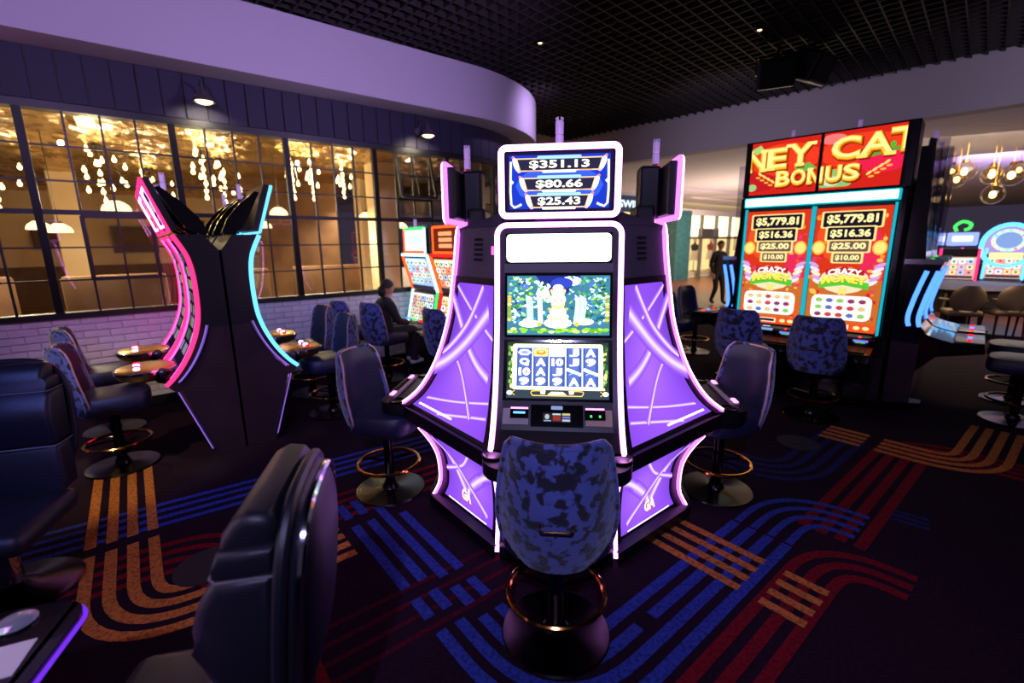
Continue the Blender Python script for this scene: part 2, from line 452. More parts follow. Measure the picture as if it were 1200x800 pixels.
stripes('carpet_navy', [(3.6, 2.5), (3.6, 1.15), (4.8, 1.15)], .4, F4, wd=.05, z=.0014)
stripes('carpet_navy', [(3.6, .56), (3.63, .36)], .1, (-.06, .0, .06), wd=.035, z=.0014)

# dark round cover plates let into the carpet
for k, (x, y) in enumerate(((-1.72, 2.27), (2.51, 3.78))):
    ob = MB().lathe([(0, 0), (.165, 0), (.165, .004), (.15, .006), (.145, .0045), (.05, .0045), (.045, .006), (0, .006)], 32).build('floor_plate', 'charcoal_cloth')
    ob.location = (x, y, .003); tag(ob, ('dark round cover plate in carpet beside the foreground leather chair', 'dark round cover plate in carpet right of the pod')[k], 'cover plate')

# ---- window wall path (straight, then a quarter turn away)
def wp(s, off=0.):
    if s < 4.2: return Vector((s, 6.5-off)), 0.
    ph = (s-4.2)/2.5
    if ph < PI/2: return Vector((4.2+(2.5+off)*math.sin(ph), 9.0-(2.5+off)*math.cos(ph))), ph
    return Vector((6.7+off, 9.0+(s-4.2-2.5*PI/2))), PI/2
def wpt(s, off=0., z=0.):
    p, _ = wp(s, off); return SD(p.x, p.y, z)
TH_W = math.atan2(W2.y, W2.x)
def wrot(s): return TH_W+wp(s)[1]                     # local x along the wall, -y towards the hall
def wallband(name, m, s0, s1, o0, o1, z0, z1, n):
    mb = MB(); ss = [s0+(s1-s0)*i/n for i in range(n+1)]; vs = []; fs = []
    for s in ss:
        vs += [wpt(s, o0, z0), wpt(s, o0, z1), wpt(s, o1, z1), wpt(s, o1, z0)]
    for i in range(n):
        a = 4*i; b = a+4
        for k in range(4): fs.append((a+k, a+(k+1) % 4, b+(k+1) % 4, b+k))
    fs += [(0, 1, 2, 3), (4*n, 4*n+3, 4*n+2, 4*n+1)]
    return struct(mb.add(vs, fs).build(name, m))
lower = wallband('wall_left', 'mortar', -5, 14, 0, -.2, 0, 1.05, 120)
upper = wallband('wall_left_upper', 'frame_black', -5, 14, 0, -.2, 3.10, 3.62, 120)
o = wallband('trim_1', 'plaster', -5, 14, .42, -.25, 3.60, 4.30, 160); o.data.polygons.foreach_set('use_smooth', [False]*len(o.data.polygons))
wallband('trim_2', 'frame_black', -5, 14, .05, -.1, 1.05, 1.11, 120)
wallband('trim_3', 'frame_black', -5, 14, .05, -.1, 3.05, 3.12, 120)
wallband('baseboard_left', 'frame_black', -5, 14, .02, 0., 0., .1, 120)
# white painted bricks: the ones in view singly, the rest joined
BW, BH = .215, .075
brick_me = None; rest = MB(); nb = 0
rows = 14
cells = []
for r in range(rows):
    s = -4.9+(BW/2 if r % 2 else 0)
    while s < 9.6:
        cells.append((abs(s+BW/2-1.6)+.12*abs(r-9), s+BW/2, .005+r*BH+BH/2)); s += BW
cells.sort()
for k, (_, s, z) in enumerate(cells):
    p = wpt(s, .004, z); R = wrot(s)
    if k < 300:
        if brick_me is None:
            ob = MB().rbox((0, 0, 0), (BW-.011, .03, BH-.011), .004, 1).build('brick', 'brick_white', lower); brick_me = ob.data
        else:
            ob = bpy.data.objects.new('brick', brick_me); COL.objects.link(ob); ob.parent = lower
        ob.location = p; ob.rotation_euler = (random.uniform(-.01, .01), 0, R)
    else: rest.box(p, (BW-.011, .03, BH-.011), rz=R)
ob = rest.build('brickwork', 'brick_white', lower); ob['kind'] = 'stuff'
# navy boards above the windows
s = -3.0; bme = None
while s < 8.2:
    if bme is None:
        ob = MB().rbox((0, 0, 0), (.192, .02, .46), .004, 1).build('board', 'navy_board', upper); bme = ob.data
    else:
        ob = bpy.data.objects.new('board', bme); COL.objects.link(ob); ob.parent = upper
    ob.location = wpt(s, .008, 3.36); ob.rotation_euler = (0, 0, wrot(s)); s += .2

# windows: steel bays, 4 x 6 panes with glazing bars
def window(k, s0, s1, cols=4, sash=None, openlight=False):
    a, b = wpt(s0), wpt(s1); L = (b-a).length; ang = math.atan2(b.y-a.y, b.x-a.x)
    root = bpy.data.objects.new('window_%d' % k, None); COL.objects.link(root); struct(root)
    root.location = a; root.rotation_euler = (0, 0, ang)
    mb = MB()
    for x in (0., L): mb.box((x, 0, 2.08), (.062, .07, 1.96))
    mb.build('mullion', 'frame_black', root)
    MB().box((L/2, -.002, 2.105), (L-.05, .06, .045)).build('transom', 'frame_black', root)
    cw = (L-.062)/cols
    for c in range(1, cols):
        MB().box((.031+c*cw, 0, 2.08), (.018, .035, 1.94)).build('glazing_bar', 'frame_black', root)
    zs = [1.11, 1.435, 1.76, 2.085, 2.405, 2.73, 3.05]
    for z in (1.435, 1.76, 2.405, 2.73):
        MB().box((L/2, .003, z), (L-.05, .03, .016)).build('glazing_bar', 'frame_black', root)
    for c in range(cols):
        for r in range(6):
            if openlight and r > 3 and c in (1, 2): continue
            MB().box((.031+(c+.5)*cw, .004, (zs[r]+zs[r+1])/2), (cw-.017, .006, zs[r+1]-zs[r]-.014)).build('pane', 'window_glass', root)
    def sashframe(c0, c1, z0, z1, tilt=0.):
        x0, x1 = .031+c0*cw, .031+c1*cw; mb = MB()
        h = z1-z0
        def pt(x, z):  # hinged at the top
            dz = z1-z; return (x, -.02-dz*math.sin(tilt), z1-dz*math.cos(tilt))
        for (p, q) in (((x0, z0), (x1, z0)), ((x1, z0), (x1, z1)), ((x1, z1), (x0, z1)), ((x0, z1), (x0, z0))):
            mb.tube([pt(*p), pt(*q)], .026, 4)
        if tilt:
            xm = (x0+x1)/2; zm = (z0+z1)/2
            mb.tube([pt(xm, z0), pt(xm, z1)], .012, 4); mb.tube([pt(x0, zm), pt(x1, zm)], .012, 4)
        ob = mb.build('sash', 'frame_black', root)
        if tilt:
            MB().add([pt(x0, z0), pt(x1, z0), pt(x1, z1), pt(x0, z1)], [(0, 1, 2, 3)]).build('pane', 'window_glass', root)
    if sash: sashframe(*sash)
    if openlight:
        sashframe(1, 3, 2.40, 3.04, .28)
        sashframe(1, 3, 2.13, 2.40)
edges = [-2.95, -1.79, -.63, .54, 1.69, 2.83, 4.0, 5.0, 5.95, 6.9, 7.85]
for k in range(len(edges)-1):
    window(k+1, edges[k], edges[k+1], 4, sash=(1, 3, 1.44, 2.07) if k == 2 else None, openlight=(k in (5, 7)))

# ---- restaurant behind the windows
arc = [SD(*wp(4.2+2.5*PI/2*i/10, -.22)[0]) for i in range(11)]
poly = [SD(-5, 6.72)]+arc+[SD(6.48, 19), SD(-5, 19)]
mb = MB(); mb.prism([(p.x, p.y) for p in poly], 3.42, 3.46, 'z')
ceil_r = struct(mb.build('ceiling_restaurant', 'brown_wall'))
from mathutils import noise
mb = MB(); NX, NY = 130, 140
def foil(i, j):                                      # crumpled metal foil lining
    s = -4.9+11.3*i; d = 6.75+12.1*j
    h = noise.turbulence(Vector((s*1.5, d*1.1, 0)), 3, True)*.07+noise.noise(Vector((s*6, d*4, 3)))*.034
    return SD(s, d, 3.30+h)
mb.grid(foil, NX, NY)
keep = []
for f in mb.f:
    c = sum((Vector(mb.v[k]) for k in f), Vector())/4; s, d = c.x*W2.x+c.y*W2.y, -(c.x*N2.x+c.y*N2.y)
    if s > 4.2 and d < 9.0 and math.hypot(s-4.2, 9-d) > 2.26: continue
    keep.append(f)
mb.f = keep; mb.c = [None]*len(keep)
mb.build('foil_lining', 'gold_foil', ceil_r)
mb = MB(); mb.prism([(p.x, p.y) for p in poly], .003, .01, 'z'); struct(mb.build('floor_restaurant', 'tan_tile'))
def vwall(name, m, pts, z0, z1, t=.1):
    mb = MB()
    for a, b in zip(pts[:-1], pts[1:]):
        d = (b-a); L = d.length; c = (a+b)/2; mb.box((c.x, c.y, (z0+z1)/2), (L, t, z1-z0), rz=math.atan2(d.y, d.x))
    return struct(mb.build(name, m))
vwall('wall_restaurant_back', 'cream_wall', [SD(-5, 18.8), SD(6.4, 18.8)], 0, 3.34)
vwall('wall_restaurant_wood', 'brown_wall', [SD(2.1, 12.8), SD(4.4, 12.8)], 0, 3.34)
vwall('wall_restaurant_side', 'cream_wall', [SD(-5, 6.8), SD(-5, 17)], 0, 3.34)
vwall('wall_restaurant_dado', 'brown_wall', [SD(-5, 18.7), SD(6.4, 18.7)], 0, 1.25)
# cream pillars inside
for k, (s, d) in enumerate(((4.75, 11.6), (4.1, 9.2), (-.9, 14.0))):
    tag(MB().rbox((0, 0, 1.67), (.45, .45, 3.34), .02, 2).build('pillar', 'cream_wall'), ('cream pillar beside the wood panelling inside the restaurant', 'cream pillar just behind the window with the open sash', 'cream pillar deep in the restaurant behind the left windows')[k], 'pillar')
    bpy.data.objects[-1] if False else None
for ob, (s, d) in zip([o for o in bpy.data.objects if o.name.startswith('pillar')], ((4.75, 11.6), (4.1, 9.2), (-.9, 14.0))):
    ob.location = SD(s, d, .01); ob.rotation_euler = (0, 0, TH_W)

# bulb chandeliers (vertical strings of bare bulbs)
def chandelier(s, d, zb, n, spread, label):
    root = thing('bulb_chandelier', label, 'chandelier', SD(s, d, 3.34), TH_W, 'bulb chandeliers under the foil ceiling')
    MB().lathe([(0, 0), (.09, 0), (.09, -.03), (.0, -.04)], 14).build('canopy', 'frame_black', root)
    rng = random.Random(int(s*100+d))
    light('chandelier_light', 'POINT', SD(s, d, zb+.2), 60, (1., .84, .54), .03)
    for i in range(n+7):
        if i < 6: x = y = 0.; z = -(3.34-zb)*(.3+.7*i/5); x = rng.uniform(-.015, .015)
        else:
            a = i*2.4; r = spread*(.35+.65*((i*.37) % 1)); z = -(3.34-zb)*(.10+.65*((i*.29) % 1)); x, y = r*math.cos(a), r*math.sin(a)
        cord = MB().cyl((x*.3, y*.3, -.03), (x, y, z+.06), .004, 5).build('cord', 'frame_black', root)
        MB().lathe([(0, -.045), (.020, -.038), (.030, -.012), (.026, .010), (.013, .032), (.010, .055)], 8, (x, y, z)).build('bulb', 'bulb', root, True)
for k, (s, d, zb, n, sp) in enumerate(((-.17, 10.0, 2.35, 12, .34), (.55, 12.5, 2.5, 8, .4), (1.12, 9.3, 2.55, 8, .26), (1.55, 10.4, 2.45, 9, .3), (2.45, 9.2, 2.6, 6, .16), (2.85, 9.4, 2.62, 6, .16), (3.65, 10.0, 2.75, 6, .22), (-1.5, 11.0, 2.4, 9, .35))):
    chandelier(s, d, zb, n, sp, ('large chandelier of bare bulbs in the second window bay from left', 'small chandelier of bare bulbs deep behind the sash window', 'chandelier of bare bulbs left of the twin slot toppers', 'chandelier of bare bulbs directly above the twin slot toppers', 'narrow string of bulbs just right of the blue lit topper', 'narrow string of bulbs in middle of the fourth bay', 'short string of bulbs near the open sash window', 'chandelier of bare bulbs at the leftmost window edge')[k])
def dome(s, d, z, r, label):
    root = thing('dome_pendant', label, 'pendant lamp', SD(s, d, z), 0, 'white dome pendants in the restaurant')
    MB().lathe([(r, 0), (r*.97, r*.25), (r*.82, r*.52), (r*.5, r*.76), (.05, r*.86)], 20).build('shade', 'dome_glow', root, True)
    MB().lathe([(.05, r*.84), (.05, r*1.0), (.015, r*1.1), (0, r*1.1)], 10).build('cap', 'frame_black', root)
    MB().cyl((0, 0, r), (0, 0, 3.34-z), .006, 6).build('cord', 'frame_black', root)
for k, a in enumerate(((-.06, 9.6, 2.30, .19), (2.18, 9.3, 2.30, .15), (4.05, 9.9, 2.30, .16), (-.74, 9.5, 1.98, .15), (1.98, 9.6, 2.08, .13), (-1.02, 10.2, 2.04, .15), (4.6, 9.4, 2.1, .13))):
    dome(*a, ('large glowing white dome pendant beside the leftmost curved topper', 'white dome pendant at the thick mullion right of the blue topper', 'white dome pendant left of the open sash window', 'white dome pendant low behind the leftmost thick mullion', 'white dome pendant partly behind the blue lit topper edge', 'white dome pendant nearest to the left edge of the picture', 'small white dome pendant above the red lit slots')[k])
# booths and tables of the restaurant, seen low behind the glass
for k, (s, d, wd) in enumerate(((-1.9, 9.4, 1.1), (-.2, 8.7, 1.2), (1.3, 9.0, 1.2), (3.0, 9.2, 1.3))):
    root = thing('dining_booth', ('brown dining booth behind the leftmost panes', 'brown dining booth below the large dome pendant', 'brown dining booth behind the twin curved slots', 'brown dining booth beneath the wood panelled wall')[k], 'booth', SD(s, d, .01), TH_W)
    MB().rbox((0, .3, .68), (wd, .16, 1.36), .05, 2).build('backrest', 'brown_wall', root, True)
    MB().rbox((0, 0, .23), (wd, .55, .46), .05, 2).build('seat', 'brown_wall', root, True)
for k, (s, d) in enumerate(((-1.05, 8.0), (.55, 7.9), (2.2, 8.0))):
    root = thing('dining_table', ('dark dining table between the two left booths', 'dark dining table behind the sash window', 'dark dining table right of the curved slots')[k], 'table', SD(s, d, .01), TH_W)
    MB().lathe([(0, .72), (.42, .72), (.44, .74), (.42, .76), (0, .76)], 20).build('tabletop', 'dark_wood', root)
    MB().lathe([(.25, 0), (.25, .02), (.04, .05), (.04, .72)], 14).build('pedestal', 'frame_black', root)
# framed pictures on the back wall
for k, (s, z, wd, h) in enumerate(((-1.6, 2.1, .9, .7), (.2, 2.0, 1.1, .8), (1.7, 2.15, .7, .9))):
    root = thing('framed_picture', ('leftmost framed picture on the restaurant back wall', 'wide framed picture behind the sash window', 'tall framed picture behind the curved slots')[k], 'picture', SD(s, 18.6, z), TH_W)
    MB().box((0, 0, 0), (wd, .04, h)).build('frame', 'dark_wood', root)
    MB().box((0, -.022, 0), (wd-.1, .01, h-.1)).build('print', 'brown_wall', root)

# ---- gooseneck wall lamps on the navy boards
def wall_lamp(s, label):
    root = thing('wall_lamp', label, 'wall lamp', wpt(s, .02, 3.36), wrot(s), 'gooseneck lamps above the windows')
    MB().lathe([(0, 0), (.05, 0), (.05, .02), (0, .02)], 12).build('mount', 'lamp_grey', root).rotation_euler = (PI/2, 0, 0)
    MB().tube(spline([(0, -.02, 0), (0, -.10, .10), (0, -.24, .13), (0, -.30, .07), (0, -.31, .02)], 5), .011, 8).build('gooseneck', 'lamp_grey', root, True)
    sh = MB().lathe([(.022, .02), (.03, -.01), (.07, -.05), (.10, -.10), (.105, -.105), (.10, -.108), (.066, -.056), (.02, -.02)], 20, (0, -.31, 0)).build('shade', 'lamp_grey', root, True)
    MB().sphere((0, -.31, -.095), (.082, .082, .035), 16, 8).build('bulb', 'sconce_glow', sh, True)
    q = root.location+Vector((math.cos(wrot(s)-PI/2), math.sin(wrot(s)-PI/2), 0))*.31
    light('wall_lamp_light', 'SPOT', (q.x, q.y, 3.24), 30, (1., .85, .62), .05, (wpt(s, 0, 2.9)), spot=2.2)
wall_lamp(.84, 'gooseneck wall lamp above the windows left of the twin slots')
wall_lamp(3.52, 'gooseneck wall lamp above the windows near the centre machine')

# ---- black open-cell ceiling
mb = MB(); mb.add([AU(12, -5, 5.2), AU(12, 10.2, 5.2), AU(-17, 10.2, 5.2), AU(-17, -5, 5.2)], [(0, 1, 2, 3)])
ceiling = struct(mb.build('ceiling', 'void_black'))
me1 = MB().box((0, 0, 0), (24., .016, .075)).build('grid_slat', 'grid_black', ceiling); me1.location = AU(-4, 1.0, 4.345); me1.rotation_euler = (0, 0, math.atan2(A2.y, A2.x)); first = me1.data
u = 1.17
while u < 10.0:
    ob = bpy.data.objects.new('grid_slat', first); COL.objects.link(ob); ob.parent = ceiling
    ob.location = AU(-4, u, 4.345); ob.rotation_euler = me1.rotation_euler; u += .17
me2 = MB().box((0, 0, 0), (9.6, .016, .075)).build('grid_slat', 'grid_black', ceiling); me2.location = AU(-9.5, 5.2, 4.345); me2.rotation_euler = (0, 0, math.atan2(U2.y, U2.x)); second = me2.data
a = -9.33
while a < 8.0:
    ob = bpy.data.objects.new('grid_slat', second); COL.objects.link(ob); ob.parent = ceiling
    ob.location = AU(a, 5.2, 4.345); ob.rotation_euler = me2.rotation_euler; a += .17
# little ceiling spots
for k, (x, y) in enumerate(((3.09, 6.33), (.41, 6.63))):
    root = thing('ceiling_spot', ('small lit ceiling spot near the ceiling loudspeakers', 'small dim ceiling spot above the centre topper')[k], 'ceiling light', (x, y, 4.28))
    MB().lathe([(.045, .05), (.05, 0), (.035, -.01), (.03, .02)], 14).build('housing', 'black_plastic', root)
    MB().sphere((0, 0, 0), (.026, .026, .012), 10, 6).build('lens', 'spot_glow', root)
# ceiling loudspeakers
def speaker(loc, rz, tilt, label):
    root = thing('ceiling_loudspeaker', label, 'loudspeaker', loc, rz)
    bd = MB().rbox((0, 0, 0), (.46, .34, .36), .03, 2, rx=tilt).build('cabinet', 'black_plastic', root)
    MB().rbox((0, -.165, 0), (.40, .03, .30), .01, 1).build('grille', 'rubber', bd).rotation_euler = (tilt, 0, 0)
    mb = MB(); mb.tube([(-.25, 0, 0), (-.25, 0, .22), (.25, 0, .22), (.25, 0, 0)], .015, 6); mb.cyl((0, 0, .22), (0, 0, 4.30-loc[2]), .02, 8)
    mb.build('bracket', 'black_plastic', root)
speaker((3.65, 6.9, 3.98), face((-.45, -.9)), .35, 'black ceiling loudspeaker, left one with a lit top edge')
speaker((4.08, 6.82, 4.02), face((.5, -.8)), .45, 'black ceiling loudspeaker, right one tilted away')

# ---- bulkhead across the right, mall beyond
mb = MB(); mb.prism([(AU(26, 10.05).x, AU(26, 10.05).y), (AU(26, 10.35).x, AU(26, 10.35).y), (AU(-17, 10.35).x, AU(-17, 10.35).y), (AU(-17, 10.05).x, AU(-17, 10.05).y)], 3.59, 5.2, 'z')
struct(mb.build('wall_bulkhead_right', 'plaster_grey'))
mb = MB(); mb.prism([(p.x, p.y) for p in (AU(26, 10.35), AU(26, 40), AU(-2.6, 40), AU(-2.6, 10.35))], 3.60, 3.66, 'z'); struct(mb.build('ceiling_mall', 'plaster'))
mb = MB(); mb.prism([(p.x, p.y) for p in (AU(-2.6, 10.35), AU(-2.6, 40), AU(-30, 40), AU(-30, 10.35))], 3.60, 3.66, 'z'); struct(mb.build('ceiling_tables', 'grid_black'))
for k, (d0, z0) in enumerate(((9.0, 3.52), (10.6, 3.50))):        # stepped beams over the mall walk
    mb = MB(); mb.prism([(p.x, p.y) for p in (SD(9, d0), SD(34, d0), SD(34, 12.3), SD(9, 12.3))], z0, 3.6, 'z'); struct(mb.build('trim_%d' % (k+4), 'plaster'))
# shop front
def sbox(name, m, s0, s1, d0, d1, z0, z1, parent=None):
    c = SD((s0+s1)/2, (d0+d1)/2, (z0+z1)/2)
    ob = MB().box((0, 0, 0), (s1-s0, d1-d0, z1-z0)).build(name, m, parent); ob.location = c; ob.rotation_euler = (0, 0, TH_W); return ob
struct(sbox('wall_shop_back', 'shop_soft', 12, 34, 13.6, 13.7, 0, 3.2))  # wall glows by itself in place of lighting inside the shop
struct(sbox('wall_shop_fascia', 'plaster', 12, 34, 11.85, 12.1, 2.95, 3.2))
struct(sbox('wall_shop_pillar', 'teal_tile', 19.0, 20.2, 11.7, 12.3, 0, 3.1))
struct(sbox('wall_shop_left', 'plaster', 13, 15.4, 11.85, 12.1, 0, 3.1))
root = thing('shop_sign', 'blue shop sign with white letters SWIM beside the teal pillar', 'sign', SD(16.1, 11.6, 3.19), TH_W)
MB().box((0, 0, 0), (4.2, .12, .60)).build('sign_board', 'sign_blue', root)
pc = Pic(planar((0, -.062, 0), (1, 0, 0), (0, 0, 1)), .001, .004); pc.text('SWIM', -.74, 0, 1.36, .28, (.86, .94, 1.), 1.6, .035); pc.build('lettering', 'screen_picture', root)
win = bpy.data.objects.new('window_30', None); COL.objects.link(win); struct(win)
for s in (20.4, 21.6, 23.0, 24.4, 26.0, 27.6):
    sbox('mullion', 'lamp_grey', s-.05, s+.05, 11.9, 12.05, 0, 2.95, win)
sbox('transom', 'lamp_grey', 20.3, 28, 11.9, 12.05, 1.85, 1.95, win)
for s0, s1 in ((20.45, 21.55), (21.65, 22.95), (23.05, 24.35), (24.45, 25.95)):
    sbox('pane', 'window_glass', s0, s1, 11.97, 11.98, .1, 1.85, win)
struct(sbox('wall_shop_lightbox', 'shop_glow', 20.3, 28, 12.15, 12.2, 1.98, 2.95))
tag(sbox('shop_banner', 'lamp_grey', 21.5, 23.4, 12.02, 12.08, 1.95, 2.35), 'grey banner across the lit shop window', 'banner')
# mannequins and goods in the window
def goods(s, m1, m2, label, k):
    root = thing('shop_mannequin', label, 'mannequin', SD(s, 12.6, .25), TH_W)
    MB().lathe([(.0, 0), (.18, 0), (.18, .02), (.02, .04), (.02, .6), (.12, .66), (.17, .85), (.14, 1.02), (.19, 1.22), (.17, 1.32), (.06, 1.38), (.05, 1.46), (.0, 1.46)], 16).build('body', m1, root, True)
    MB().sphere((0, 0, 1.56), (.08, .10, .12), 12, 8).build('head', 'goods_white', root, True)
    MB().lathe([(.22, .55), (.18, .80), (.16, 1.0), (.14, 1.03)], 16).build('skirt', m2, root, True)
goods(20.95, 'goods_red', 'goods_dark', 'dressed mannequin in the left pane of the lit shop window', 0)
goods(22.2, 'goods_dark', 'goods_white', 'dressed mannequin under the grey shop banner', 1)
goods(23.8, 'goods_red', 'goods_white', 'dressed mannequin in right pane of the lit shop window', 2)
tag(sbox('shop_plinth', 'goods_white', 20.4, 25.8, 12.2, 13.0, 0, .25), 'white display plinth inside the lit shop window', 'plinth')

# ================================================================== SLOT POD IN THE MIDDLE
PC = Vector((.319, 3.125, 0)); PYAW = math.radians(-6)
HWD = .33
UP = [(1.84, .60), (1.70, .612), (1.55, .632), (1.30, .672), (1.07, .745), (.92, .82), (.80, .91), (.715, 1.02)]
LOW = [(.60, .93), (.52, .86), (.43, .80), (.335, .768), (.18, .765), (.08, .81), (.0, .85)]
def interp(tab):
    P = spline([(r, z, 0) for z, r in tab], 6); pts = [(p.y, p.x) for p in P]      # (z, R)
    def f(z):
        if z >= pts[0][0]: return pts[0][1]
        for (z0, r0), (z1, r1) in zip(pts[:-1], pts[1:]):
            if z1 <= z <= z0: return r0+(r1-r0)*(z0-z)/max(1e-6, z0-z1)
        return pts[-1][1]
    return f, pts
RU, UPTS = interp(UP); RL, LPTS = interp(LOW)

def jackpot_pic(root, y):
    pc = Pic(planar((0, y, 2.0525), (1, 0, 0), (0, 0, 1)))
    pc.rect(-.268, -.142, .268, .142, (.10, .08, .22))
    pc.rect(-.252, -.132, .252, .128, (.10, .20, .70)); pc.ell(0, -.02, .22, .10, (.20, .34, .90))
    for sx in (-1, 1):
        pc.strip([(sx*.243, .10), (sx*.243, -.108), (sx*.19, -.108)], .012, (.86, .84, .72), n=3)
        pc.strip([(sx*.235, .108), (sx*.19, .108)], .010, (.86, .84, .72), n=3)
        pc.ell(sx*.240, 0, .012, .012, (.92, .92, .9), n=4)
    for yy, hw, txt, tw in ((.082, .222, '$351.13', .30), (-.012, .188, '$80.66', .235), (-.096, .158, '$25.43', .215)):
        pc.poly([(-hw, yy+.032), (hw, yy+.032), (hw-.02, yy-.032), (-hw+.02, yy-.032)], (.90, .78, .58))
        pc.poly([(-hw+.012, yy+.026), (hw-.012, yy+.026), (hw-.028, yy-.026), (-hw+.028, yy-.026)], (.15, .14, .24))
        pc.rr(-.11, yy+.026, .11, yy+.042, .006, (.62, .80, 1.))
        pc.rr(-.085, yy-.040, .085, yy-.027, .006, (.98, .95, .86))
        for sx in (-1, 1):
            pc.ell(sx*(hw-.003), yy+.004, .012, .036, (1., .98, .96), rot=sx*-.32); pc.ell(sx*(hw+.01), yy+.036, .007, .007, (.95, .5, .5), n=8)
            pc.ell(sx*(hw-.02), yy-.03, .010, .008, (.98, .72, .74), n=8)
            pc.strip([(sx*(hw-.06), yy-.028), (sx*.10, yy-.030)], .004, (.95, .60, .35), n=2)
        pc.text(txt, 0, yy-.001, tw, .043, (1., .98, .88), 1.15, .028)
    pc.build('jackpot_picture', 'screen_bright', root)

def jungle_pic(root, O, X, Y, hw, hh):
    pc = Pic(planar(O, X, Y), .00006); R = random.Random(3)
    pc.rect(-hw, -hh, hw, hh, (.20, .40, .48)); pc.poly([(-.12, hh), (.12, hh), (.05, hh*.4), (-.05, hh*.4)], (.10, .14, .42)); pc.ell(.07, hh*.82, .055, hh*.16, (.92, .95, 1.))
    pc.ell(.02, hh*.75, .06, .03, (.16, .22, .6))
    pc.poly([(-.13, hh*.2), (-.10, hh*.7), (-.085, hh*.82), (-.05, hh*.5), (-.03, hh*.1)], (.82, .92, .95))
    cols = [(.14, .40, .22), (.10, .30, .34), (.30, .56, .22), (.22, .52, .60), (.50, .70, .26), (.60, .78, .80), (.28, .36, .72), (.84, .92, .90)]
    for i in range(420):
        s = R.choice((-1, 1)); x = s*(hw-.012-abs(R.gauss(0, .10))); y = R.uniform(-hh*.6, hh*.93)
        if abs(x) < .05: continue
        rx = R.uniform(.006, .022); c = R.choice(cols)
        if x+rx > hw or x-rx < -hw: rx = .005
        pc.ell(x, y, rx*.8, R.uniform(.003, .009), c, R.uniform(.7, 1.25), n=7, rot=R.uniform(-.9, .9) if hw-abs(x) > .025 else 0)
    for x0, wd in ((-.155, .03), (-.10, .022), (.13, .028), (.10, .018)):      # waterfalls
        for k in range(5):
            xx = x0+wd*(k/4-.5); pc.strip([(xx, hh*.35-k*.004), (xx+.004, 0), (xx-.008*(1 if x0 > 0 else -1), -hh*.62)], .0045, (.70+.06*(k % 3), .86, 1.), 1.1, n=3)
    pc.ell(-.15, -hh*.62, .06, .02, (.92, .97, 1.), 1.2); pc.ell(.14, -hh*.55, .05, .018, (.95, .96, .92), 1.2)
    for i in range(46):                                    # meadow
        x = R.uniform(-hw+.02, hw-.02); pc.ell(x, -hh*.86+R.uniform(-.006, .010), .017, .008, R.choice(((.45, .70, .18), (.62, .84, .26), (.30, .55, .14), (.86, .92, .45), (.95, .85, .5))), 1.1, n=7)
    for s in (-1, 1):
        for k in range(10): pc.ell(s*(hw-.016), -hh*.5+k*.014, .012, .007, R.choice(((.80, .62, .20), (.48, .52, .14), (.93, .86, .48))), 1.1, n=7)
    # pale golden stone shrine, stacked tiers
    for (y, rx, ry, c) in ((-.095, .075, .028, (1., .95, .78)), (-.062, .058, .022, (.98, .86, .55)), (-.035, .045, .03, (1., .96, .84)), (.005, .036, .028, (.96, .78, .40)), (.03, .042, .034, (1., .97, .88)), (.068, .036, .026, (1., .94, .72)), (.092, .028, .018, (1., .98, .9))):
        pc.ell(0, y, rx, ry, c, 1.3)
    for s in (-1, 1):
        pc.ell(s*.034, .075, .009, .012, (.72, .46, .12)); pc.ell(s*.034, .075, .005, .008, (1., .9, .6), 1.2)
        pc.ell(s*.018, .022, .009, .004, (.78, .50, .16)); pc.ell(s*.045, -.02, .010, .006, (.9, .66, .25)); pc.ell(s*.10, -.10, .014, .012, (.95, .62, .22), 1.1)
    for i in range(26): pc.ell(R.uniform(-.055, .055), R.uniform(-.115, -.05), .005, .0035, R.choice(((1., .98, .9), (.92, .75, .45), (.75, .78, .9))), 1.2, n=6)
    return pc.build('jungle_picture', 'screen_brilliant', root)

